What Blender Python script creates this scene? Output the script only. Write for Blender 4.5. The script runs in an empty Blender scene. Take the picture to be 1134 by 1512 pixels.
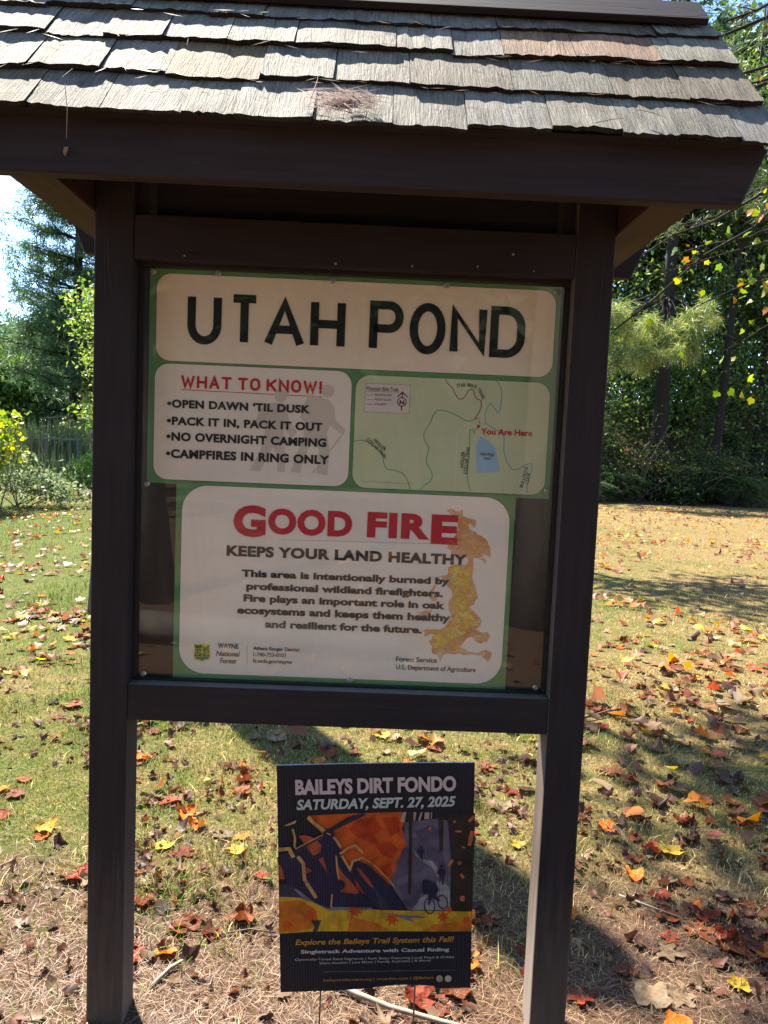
import bpy, math, random
import numpy as np
from mathutils import Vector, Matrix
C = bpy.context.scene
COL = C.collection
PI = math.pi
R = math.radians
rng = np.random.default_rng(7)
rnd = random.Random(11)

# ---------------------------------------------------------------- camera
cd = bpy.data.cameras.new('camera'); cam = bpy.data.objects.new('camera', cd); COL.objects.link(cam)
cd.sensor_fit = 'VERTICAL'; cd.sensor_height = 36.0; cd.lens = 36.0 * 1136.0 / 1512.0
cd.clip_start = 0.05; cd.clip_end = 2000
rt = Vector((0.999024, -0.013793, 0.041966)); up = Vector((-0.040683, 0.082931, 0.995725)); fw = Vector((0.017214, 0.99646, -0.082289))
cam.matrix_world = Matrix(((rt.x, up.x, -fw.x, .058), (rt.y, up.y, -fw.y, -1.8), (rt.z, up.z, -fw.z, 1.45), (0, 0, 0, 1)))
C.camera = cam
# ---------------------------------------------------------------- sky and sun
SUN_EL, SUN_AZ = R(53), R(-32)
world = bpy.data.worlds.new('World'); C.world = world; world.use_nodes = True
nt = world.node_tree; N = nt.nodes; L = nt.links
sky = N.new('ShaderNodeTexSky'); sky.sky_type = 'NISHITA'; sky.sun_disc = False
sky.sun_elevation = SUN_EL; sky.sun_rotation = SUN_AZ; sky.air_density = .8; sky.dust_density = .2; sky.ozone_density = 3.0
tc = N.new('ShaderNodeTexCoord'); mp = N.new('ShaderNodeMapping'); mp.inputs['Scale'].default_value = (2.2, 2.2, 5.5); mp.inputs['Location'].default_value = (.35, .1, .2)
nz = N.new('ShaderNodeTexNoise'); nz.inputs['Scale'].default_value = 2.3; nz.inputs['Detail'].default_value = 7; nz.inputs['Roughness'].default_value = .58
cr = N.new('ShaderNodeValToRGB'); cr.color_ramp.elements[0].position = .55; cr.color_ramp.elements[1].position = .7
mx = N.new('ShaderNodeMixRGB'); mx.inputs['Color2'].default_value = (2.6, 2.7, 2.85, 1)
L.new(tc.outputs['Generated'], mp.inputs['Vector']); L.new(mp.outputs['Vector'], nz.inputs['Vector']); L.new(nz.outputs['Fac'], cr.inputs['Fac'])
L.new(cr.outputs['Color'], mx.inputs['Fac']); hsv = N.new('ShaderNodeHueSaturation'); hsv.inputs['Saturation'].default_value = 1.08; hsv.inputs['Value'].default_value = .9; L.new(sky.outputs['Color'], hsv.inputs['Color']); L.new(hsv.outputs['Color'], mx.inputs['Color1']); L.new(mx.outputs['Color'], N['Background'].inputs['Color'])
N['Background'].inputs['Strength'].default_value = .12
sd = bpy.data.lights.new('sun', 'SUN'); sd.energy = 5.0; sd.angle = R(.5); sd.color = (1, .93, .8)
sun = bpy.data.objects.new('sun', sd); COL.objects.link(sun)
SDIR = Vector((math.sin(SUN_AZ) * math.cos(SUN_EL), math.cos(SUN_AZ) * math.cos(SUN_EL), math.sin(SUN_EL)))
sun.rotation_euler = SDIR.to_track_quat('Z', 'Y').to_euler(); sun.location = SDIR * 60
C.view_settings.view_transform = 'Standard'; C.view_settings.look = 'None'; C.view_settings.gamma = 1
C.view_settings.exposure = 2.25

# ---------------------------------------------------------------- helpers
def tag(o, label=None, cat=None, group=None, kind=None):
    if label: o['label'] = label
    if cat: o['category'] = cat
    if group: o['group'] = group
    if kind: o['kind'] = kind
    return o
def empty(name, loc=(0, 0, 0), rz=0.0):
    o = bpy.data.objects.new(name, None); COL.objects.link(o); o.location = loc; o.rotation_euler = (0, 0, rz)
    o.empty_display_size = .1
    return o
class MB:
    def __init__(s): s.v = []; s.f = []; s.m = []; s.uv = []; s.c = []
    def add(s, vs, fs, mi=0, col=None):
        b = len(s.v); s.v += [tuple(p) for p in vs]
        for f in fs: s.f.append(tuple(i + b for i in f)); s.m.append(mi)
        if col is not None: s.c += [col] * len(vs)
    def box(s, x0, x1, y0, y1, z0, z1, mi=0):
        s.add([(x0, y0, z0), (x1, y0, z0), (x1, y1, z0), (x0, y1, z0), (x0, y0, z1), (x1, y0, z1), (x1, y1, z1), (x0, y1, z1)],
              [(0, 3, 2, 1), (4, 5, 6, 7), (0, 1, 5, 4), (1, 2, 6, 5), (2, 3, 7, 6), (3, 0, 4, 7)], mi)
    def prism_y(s, pts, y0, y1, mi=0):      # pts (x,z) extruded along y
        n = len(pts)
        a = sum(pts[i][0] * pts[(i + 1) % n][1] - pts[(i + 1) % n][0] * pts[i][1] for i in range(n))
        if a < 0: pts = pts[::-1]
        vs = [(x, y0, z) for x, z in pts] + [(x, y1, z) for x, z in pts]
        fs = [tuple(range(n)), tuple(range(2 * n - 1, n - 1, -1))] + [(i, i + n, (i + 1) % n + n, (i + 1) % n) for i in range(n)]
        s.add(vs, fs, mi)
    def prism_x(s, pts, x0, x1, mi=0):      # pts (y,z)
        n = len(pts)
        vs = [(x0, y, z) for y, z in pts] + [(x1, y, z) for y, z in pts]
        fs = [tuple(range(n - 1, -1, -1)), tuple(range(n, 2 * n))] + [(i, (i + 1) % n, (i + 1) % n + n, i + n) for i in range(n)]
        s.add(vs, fs, mi)
    def tube(s, pts, rad, n=8, mi=0, cap=True):
        pts = [Vector(p) for p in pts]; rings = []
        ref = Vector((0, 0, 1))
        for i, p in enumerate(pts):
            d = (pts[min(i + 1, len(pts) - 1)] - pts[max(i - 1, 0)]).normalized()
            if abs(d.dot(ref)) > .95: a = d.cross(Vector((1, 0, 0))).normalized()
            else: a = d.cross(ref).normalized()
            b = d.cross(a); r = rad[i] if hasattr(rad, '__len__') else rad
            rings.append([p + a * (math.cos(t * 2 * PI / n) * r) + b * (math.sin(t * 2 * PI / n) * r) for t in range(n)])
        vs = [p for r_ in rings for p in r_]; fs = []
        for i in range(len(pts) - 1):
            for t in range(n):
                u = (t + 1) % n; fs.append((i * n + t, i * n + u, (i + 1) * n + u, (i + 1) * n + t))
        if cap: fs.append(tuple(range(n - 1, -1, -1))); fs.append(tuple(range((len(pts) - 1) * n, len(pts) * n)))
        s.add(vs, fs, mi)
    def build(s, name, mats, parent=None, smooth=False, bevel=0, recalc=True):
        me = bpy.data.meshes.new(name); me.from_pydata(s.v, [], s.f)
        if not isinstance(mats, (list, tuple)): mats = [mats]
        for m in mats: me.materials.append(m)
        if len(mats) > 1: me.polygons.foreach_set('material_index', s.m)
        if s.c and len(s.c) == len(s.v):
            ca = me.color_attributes.new('Col', 'FLOAT_COLOR', 'POINT')
            ca.data.foreach_set('color', np.array([tuple(c) + (1,) for c in s.c], dtype=np.float32).ravel())
        if smooth: me.polygons.foreach_set('use_smooth', [True] * len(me.polygons))
        me.update()
        o = bpy.data.objects.new(name, me); COL.objects.link(o)
        if parent: o.parent = parent
        if bevel:
            b = o.modifiers.new('bevel', 'BEVEL'); b.width = bevel; b.segments = 2; b.limit_method = 'ANGLE'
        return o
def np_mesh(name, V, F, mat, col=None, parent=None, smooth=False):   # V (n,3), F (m,k) constant size
    me = bpy.data.meshes.new(name); n = len(V); m, k = F.shape
    me.vertices.add(n); me.vertices.foreach_set('co', V.astype(np.float32).ravel())
    me.loops.add(m * k); me.loops.foreach_set('vertex_index', F.astype(np.int32).ravel())
    me.polygons.add(m); me.polygons.foreach_set('loop_start', np.arange(0, m * k, k, dtype=np.int32))
    if smooth: me.polygons.foreach_set('use_smooth', np.ones(m, dtype=bool))
    me.update(calc_edges=True)
    if col is not None:
        ca = me.color_attributes.new('Col', 'FLOAT_COLOR', 'POINT')
        ca.data.foreach_set('color', np.concatenate([col, np.ones((n, 1))], 1).astype(np.float32).ravel())
    me.materials.append(mat)
    o = bpy.data.objects.new(name, me); COL.objects.link(o)
    if parent: o.parent = parent
    return o
_lat = {}
def vnoise(x, y, sc, seed=0):
    if seed not in _lat: _lat[seed] = np.random.default_rng(100 + seed).random((256, 256))
    T = _lat[seed]; x = np.asarray(x) * sc; y = np.asarray(y) * sc
    xi = np.floor(x).astype(int); yi = np.floor(y).astype(int); fx = x - xi; fy = y - yi
    fx = fx * fx * (3 - 2 * fx); fy = fy * fy * (3 - 2 * fy)
    g = lambda a, b: T[a % 256, b % 256]
    return (g(xi, yi) * (1 - fx) + g(xi + 1, yi) * fx) * (1 - fy) + (g(xi, yi + 1) * (1 - fx) + g(xi + 1, yi + 1) * fx) * fy
def sst(x, a, b):
    t = np.clip((np.asarray(x, float) - a) / (b - a), 0, 1); return t * t * (3 - 2 * t)

# ---------------------------------------------------------------- materials
def newmat(name):
    m = bpy.data.materials.new(name); m.use_nodes = True
    return m, m.node_tree.nodes, m.node_tree.links, m.node_tree.nodes['Principled BSDF']
def ramp(N, stops):
    r = N.new('ShaderNodeValToRGB'); e = r.color_ramp.elements
    while len(e) < len(stops): e.new(.5)
    for i, (p, c) in enumerate(stops): e[i].position = p; e[i].color = tuple(c) + (1,)
    return r
def print_mat(name, col, var=.06, rough=.55):      # printed or painted sheet with faint fading blotches
    m, N, L, B = newmat(name)
    t = N.new('ShaderNodeTexCoord'); n = N.new('ShaderNodeTexNoise'); n.inputs['Scale'].default_value = 9; n.inputs['Detail'].default_value = 6
    r = ramp(N, [(.3, [c * (1 - var) for c in col]), (.7, [min(1, c * (1 + var)) for c in col])])
    L.new(t.outputs['Object'], n.inputs['Vector']); L.new(n.outputs['Fac'], r.inputs['Fac']); L.new(r.outputs['Color'], B.inputs['Base Color'])
    B.inputs['Roughness'].default_value = rough; B.inputs['Specular IOR Level'].default_value = .3
    return m
def wood_mat(name, c0, c1, axis='Z', rough=.68, wear=None, spec=.16):
    m, N, L, B = newmat(name)
    t = N.new('ShaderNodeTexCoord'); mp = N.new('ShaderNodeMapping')
    mp.inputs['Scale'].default_value = {'Z': (38, 38, 2.2), 'X': (2.2, 38, 38), 'Y': (38, 2.2, 38)}[axis]
    n = N.new('ShaderNodeTexNoise'); n.inputs['Scale'].default_value = 1.6; n.inputs['Detail'].default_value = 8; n.inputs['Roughness'].default_value = .62
    n2 = N.new('ShaderNodeTexNoise'); n2.inputs['Scale'].default_value = 5; n2.inputs['Detail'].default_value = 5
    r = ramp(N, [(.25, c0), (.75, c1)])
    mm = N.new('ShaderNodeMixRGB'); mm.blend_type = 'MULTIPLY'; mm.inputs['Fac'].default_value = .45
    r2 = ramp(N, [(.3, (.55, .55, .55)), (.7, (1, 1, 1))])
    L.new(t.outputs['Object'], mp.inputs['Vector']); L.new(mp.outputs['Vector'], n.inputs['Vector']); L.new(t.outputs['Object'], n2.inputs['Vector'])
    L.new(n.outputs['Fac'], r.inputs['Fac']); L.new(n2.outputs['Fac'], r2.inputs['Fac']); L.new(r.outputs['Color'], mm.inputs['Color1']); L.new(r2.outputs['Color'], mm.inputs['Color2'])
    out = mm.outputs['Color']
    if wear:                                     # stain worn off and dusty towards the foot
        sx = N.new('ShaderNodeSeparateXYZ'); L.new(t.outputs['Object'], sx.inputs['Vector'])
        a = N.new('ShaderNodeMath'); a.operation = 'MULTIPLY_ADD'; a.inputs[1].default_value = -1.7; a.inputs[2].default_value = .72
        L.new(sx.outputs['Z'], a.inputs[0])
        b = N.new('ShaderNodeMath'); b.operation = 'ADD'; L.new(a.outputs[0], b.inputs[0])
        sc = N.new('ShaderNodeMath'); sc.operation = 'MULTIPLY_ADD'; sc.inputs[1].default_value = .9; sc.inputs[2].default_value = -.3; L.new(n.outputs['Fac'], sc.inputs[0]); L.new(sc.outputs[0], b.inputs[1])
        rr = ramp(N, [(.1, (0, 0, 0)), (.9, (.8, .8, .8))]); L.new(b.outputs[0], rr.inputs['Fac'])
        m2 = N.new('ShaderNodeMixRGB'); m2.inputs['Color2'].default_value = tuple(wear) + (1,)
        L.new(rr.outputs['Color'], m2.inputs['Fac']); L.new(out, m2.inputs['Color1']); out = m2.outputs['Color']
    L.new(out, B.inputs['Base Color'])
    mpc = N.new('ShaderNodeMapping'); mpc.inputs['Scale'].default_value = {'Z': (30, 30, 1.1), 'X': (1.1, 30, 30), 'Y': (30, 1.1, 30)}[axis]; L.new(t.outputs['Object'], mpc.inputs['Vector'])
    vc = N.new('ShaderNodeTexNoise'); vc.inputs['Scale'].default_value = 1.0; vc.inputs['Detail'].default_value = 2; vc.inputs['Distortion'].default_value = .6; L.new(mpc.outputs['Vector'], vc.inputs['Vector'])
    cm_ = N.new('ShaderNodeMath'); cm_.operation = 'SUBTRACT'; cm_.inputs[1].default_value = .5; L.new(vc.outputs['Fac'], cm_.inputs[0]); ca_ = N.new('ShaderNodeMath'); ca_.operation = 'ABSOLUTE'; L.new(cm_.outputs[0], ca_.inputs[0])
    rc = ramp(N, [(0, (0, 0, 0)), (.012, (1, 1, 1))]); L.new(ca_.outputs[0], rc.inputs['Fac'])
    ms = N.new('ShaderNodeTexNoise'); ms.inputs['Scale'].default_value = 3.5; L.new(t.outputs['Object'], ms.inputs['Vector']); rm = ramp(N, [(.5, (1, 1, 1)), (.58, (0, 0, 0))]); L.new(ms.outputs['Fac'], rm.inputs['Fac'])
    mxx = N.new('ShaderNodeMath'); mxx.operation = 'MAXIMUM'; L.new(rc.outputs['Color'], mxx.inputs[0]); L.new(rm.outputs['Color'], mxx.inputs[1])
    hh = N.new('ShaderNodeMath'); hh.operation = 'MULTIPLY_ADD'; hh.inputs[1].default_value = .35; L.new(n.outputs['Fac'], hh.inputs[0]); L.new(mxx.outputs[0], hh.inputs[2])
    bp = N.new('ShaderNodeBump'); bp.inputs['Strength'].default_value = .5; bp.inputs['Distance'].default_value = .004
    L.new(hh.outputs[0], bp.inputs['Height']); L.new(bp.outputs['Normal'], B.inputs['Normal'])
    B.inputs['Roughness'].default_value = rough; B.inputs['Specular IOR Level'].default_value = spec
    return m
def leaf_mat(name, trans=.35, rough=.45, spec=.35, mottle=0.0):
    m, N, L, B = newmat(name)
    a = N.new('ShaderNodeAttribute'); a.attribute_name = 'Col'
    src = a.outputs['Color']
    L.new(src, B.inputs['Base Color']); B.inputs['Roughness'].default_value = rough; B.inputs['Specular IOR Level'].default_value = spec
    tr = N.new('ShaderNodeBsdfTranslucent')
    hs = N.new('ShaderNodeHueSaturation'); hs.inputs['Saturation'].default_value = 1.15; hs.inputs['Value'].default_value = 1.5
    L.new(src, hs.inputs['Color']); L.new(hs.outputs['Color'], tr.inputs['Color'])
    mix = N.new('ShaderNodeMixShader'); mix.inputs['Fac'].default_value = trans
    L.new(B.outputs[0], mix.inputs[1]); L.new(tr.outputs[0], mix.inputs[2]); L.new(mix.outputs[0], N['Material Output'].inputs['Surface'])
    return m
def bark_mat(name, c0, c1):
    return wood_mat(name, c0, c1, 'Z', .9, spec=.15)
def plain(name, col, rough=.6, metal=0.0):
    m, N, L, B = newmat(name)
    t = N.new('ShaderNodeTexCoord'); n = N.new('ShaderNodeTexNoise'); n.inputs['Scale'].default_value = 40; n.inputs['Detail'].default_value = 4
    r = ramp(N, [(.3, [c * .85 for c in col]), (.7, [min(1, c * 1.12) for c in col])])
    L.new(t.outputs['Object'], n.inputs['Vector']); L.new(n.outputs['Fac'], r.inputs['Fac']); L.new(r.outputs['Color'], B.inputs['Base Color'])
    B.inputs['Roughness'].default_value = rough; B.inputs['Metallic'].default_value = metal
    return m
BR0, BR1 = (.029, .0225, .0235), (.045, .0345, .036)
M_post = wood_mat('stained_post_wood', BR0, BR1, 'Z', wear=(.15, .11, .085))
M_post_sunlit = wood_mat('sunlit_post_wood', (.085, .063, .052), (.17, .128, .105), 'Z', wear=(.26, .21, .17))  # lighter copy of the post stain, sunlight put into its colour
M_railx = wood_mat('stained_rail_wood', BR0, BR1, 'X')
M_beamy = wood_mat('stained_beam_wood', (.05, .026, .022), (.09, .047, .04), 'Y')
M_fascia = wood_mat('stained_fascia_wood', (.035, .025, .027), (.054, .039, .0415), 'X')
M_board = plain('dark_backing_board', (.022, .017, .015), .5)
M_trim = plain('dark_trim', (.018, .014, .015), .45)
M_metal = plain('screw_steel', (.45, .44, .42), .4, .8)
M_leaf = leaf_mat('tree_leaves', .38, .5, .22); M_needle = leaf_mat('pine_needles', .35, .5, .25); M_grass = leaf_mat('grass_blades', .14, .55, .2)
M_bark = bark_mat('tree_bark', (.016, .013, .011), (.045, .037, .03)); M_bark2 = bark_mat('grey_bark', (.07, .06, .05), (.2, .175, .15))

RECTS={'pond_panel': (-0.4823, 1.3446, 0.4884, 1.8533), 'title_box': (-0.4659, 1.6355, 0.4773, 1.8383), 'notice_box': (-0.4672, 1.354, 0.0005, 1.6291), 'map_box': (0.0101, 1.353, 0.4761, 1.6223), 'fire_panel': (-0.4105, 0.8701, 0.4072, 1.3512), 'fire_box': (-0.3962, 0.8822, 0.3953, 1.3432), 'yard': [0.1064, 0.4246, 0.023, 0.0506, -0.0415, 0.4634, 0.5812]}
TEXTS=[
 ('title', 'U', -0.3928, 1.6772, -0.3124, 1.6772, 0.1202, 'big'),
 ('title', 'T', -0.2952, 1.6779, -0.2221, 1.6779, 0.1163, 'big'),
 ('title', 'A', -0.2114, 1.6781, -0.1157, 1.6781, 0.1167, 'big'),
 ('title', 'H', -0.1026, 1.6775, -0.0203, 1.6775, 0.1167, 'big'),
 ('title', 'P', 0.0369, 1.6768, 0.1175, 1.6768, 0.1155, 'big'),
 ('title', 'O', 0.1326, 1.6751, 0.2177, 1.6751, 0.1165, 'big'),
 ('title', 'N', 0.2289, 1.6755, 0.3152, 1.6755, 0.1163, 'big'),
 ('title', 'D', 0.3239, 1.676, 0.4074, 1.676, 0.1149, 'big'),
 ('notice', 'WHAT TO KNOW!', -0.4047, 1.5735, -0.0699, 1.5735, 0.0297, 'marker'),
 ('notice', '•OPEN DAWN ‘TIL DUSK', -0.4365, 1.5256, -0.0965, 1.5256, 0.0194, 'black'),
 ('notice', '•PACK IT IN, PACK IT OUT', -0.4366, 1.4849, -0.0659, 1.4849, 0.0196, 'black'),
 ('notice', '•NO OVERNIGHT CAMPING', -0.4369, 1.4471, -0.0551, 1.4471, 0.0205, 'black'),
 ('notice', '•CAMPFIRES IN RING ONLY', -0.4371, 1.406, -0.0465, 1.406, 0.0212, 'black'),
 ('map', 'Mountain Bike Trails', 0.0366, 1.5865, 0.1127, 1.5865, 0.0094, 'thin'),
 ('map', 'BULLFROG LOOP', 0.0565, 1.5748, 0.0967, 1.5748, 0.0047, 'thin'),
 ('map', 'HOLLER COLLAR', 0.056, 1.5637, 0.0953, 1.5637, 0.0047, 'thin'),
 ('map', 'STAR BRICK', 0.0559, 1.5524, 0.0851, 1.5524, 0.0049, 'thin'),
 ('map', 'N', 0.116, 1.5565, 0.1276, 1.5565, 0.0096, 'black'),
 ('map', 'You Are Here', 0.3145, 1.4938, 0.4384, 1.4938, 0.0146, 'bold'),
 ('map', 'STAR', 0.2514, 1.6027, 0.2722, 1.6051, 0.008, 'semi'),
 ('map', 'BRICK', 0.276, 1.6062, 0.2987, 1.6009, 0.008, 'semi'),
 ('map', 'TRAIL', 0.2997, 1.5995, 0.3156, 1.5757, 0.008, 'semi'),
 ('map', 'HOLLER', 0.057, 1.4674, 0.0853, 1.4434, 0.0081, 'semi'),
 ('map', 'COLLAR TRAIL', 0.0394, 1.4686, 0.088, 1.425, 0.0081, 'semi'),
 ('map', 'HOLLER', 0.2771, 1.4119, 0.2781, 1.4505, 0.0082, 'semi'),
 ('map', 'COLLAR TRAIL', 0.2857, 1.3966, 0.2897, 1.4631, 0.0082, 'semi'),
 ('map', 'BULLFROG', 0.4229, 1.3694, 0.4329, 1.4198, 0.0082, 'semi'),
 ('map', 'LOOP', 0.4361, 1.3798, 0.4386, 1.4054, 0.0082, 'semi'),
 ('map', 'Utah Ridge', 0.3147, 1.443, 0.3505, 1.443, 0.0075, 'italic'),
 ('map', 'Pond', 0.3241, 1.4328, 0.3408, 1.4328, 0.0075, 'italic'),
 ('fire', 'G', -0.2719, 1.2242, -0.1939, 1.2242, 0.0754, 'heavy'),
 ('fire', 'OOD', -0.1884, 1.2327, 0.0146, 1.2327, 0.0623, 'heavy'),
 ('fire', 'FIR', 0.0508, 1.2341, 0.2021, 1.2341, 0.062, 'heavy'),
 ('fire', 'E', 0.206, 1.2242, 0.2707, 1.2242, 0.0723, 'heavy'),
 ('fire', 'KEEPS YOUR LAND HEALTHY', -0.2863, 1.1754, 0.2962, 1.1754, 0.0259, 'black'),
 ('fire', 'This area is intentionally burned by', -0.2488, 1.1259, 0.2567, 1.1259, 0.0176, 'black2'),
 ('fire', 'professional wildland firefighters.', -0.2365, 1.0946, 0.2424, 1.0946, 0.018, 'black2'),
 ('fire', 'Fire plays an important role in oak', -0.2424, 1.0649, 0.2483, 1.0649, 0.0183, 'black2'),
 ('fire', 'ecosystems and keeps them healthy', -0.2574, 1.0346, 0.2632, 1.0346, 0.0188, 'black2'),
 ('fire', 'and resilient for the future.', -0.1883, 1.0024, 0.1945, 1.0024, 0.0186, 'black2'),
 ('fire', 'WAYNE', -0.3018, 0.9473, -0.2518, 0.9473, 0.0126, 'semi'),
 ('fire', 'National', -0.3061, 0.9279, -0.2474, 0.9279, 0.0125, 'script'),
 ('fire', 'Forest', -0.2961, 0.9102, -0.2556, 0.9102, 0.0129, 'script'),
 ('fire', 'Athens Ranger District', -0.2151, 0.9462, -0.1019, 0.9462, 0.0091, 'semi'),
 ('fire', '1-740-753-0101', -0.2147, 0.9306, -0.1356, 0.9306, 0.0095, 'semi'),
 ('fire', 'fs.usda.gov/wayne', -0.2152, 0.9148, -0.1202, 0.9148, 0.0095, 'semi'),
 ('fire', 'Forest Service', 0.1348, 0.931, 0.2353, 0.931, 0.0122, 'semi'),
 ('fire', 'U.S. Department of Agriculture', 0.1357, 0.9111, 0.3315, 0.9111, 0.0118, 'semi'),
 ('fire', 'U', -0.3547, 0.9283, -0.346, 0.9283, 0.0126, 'gold'),
 ('fire', 'S', -0.3326, 0.9287, -0.323, 0.9287, 0.0126, 'gold'),
]
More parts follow.
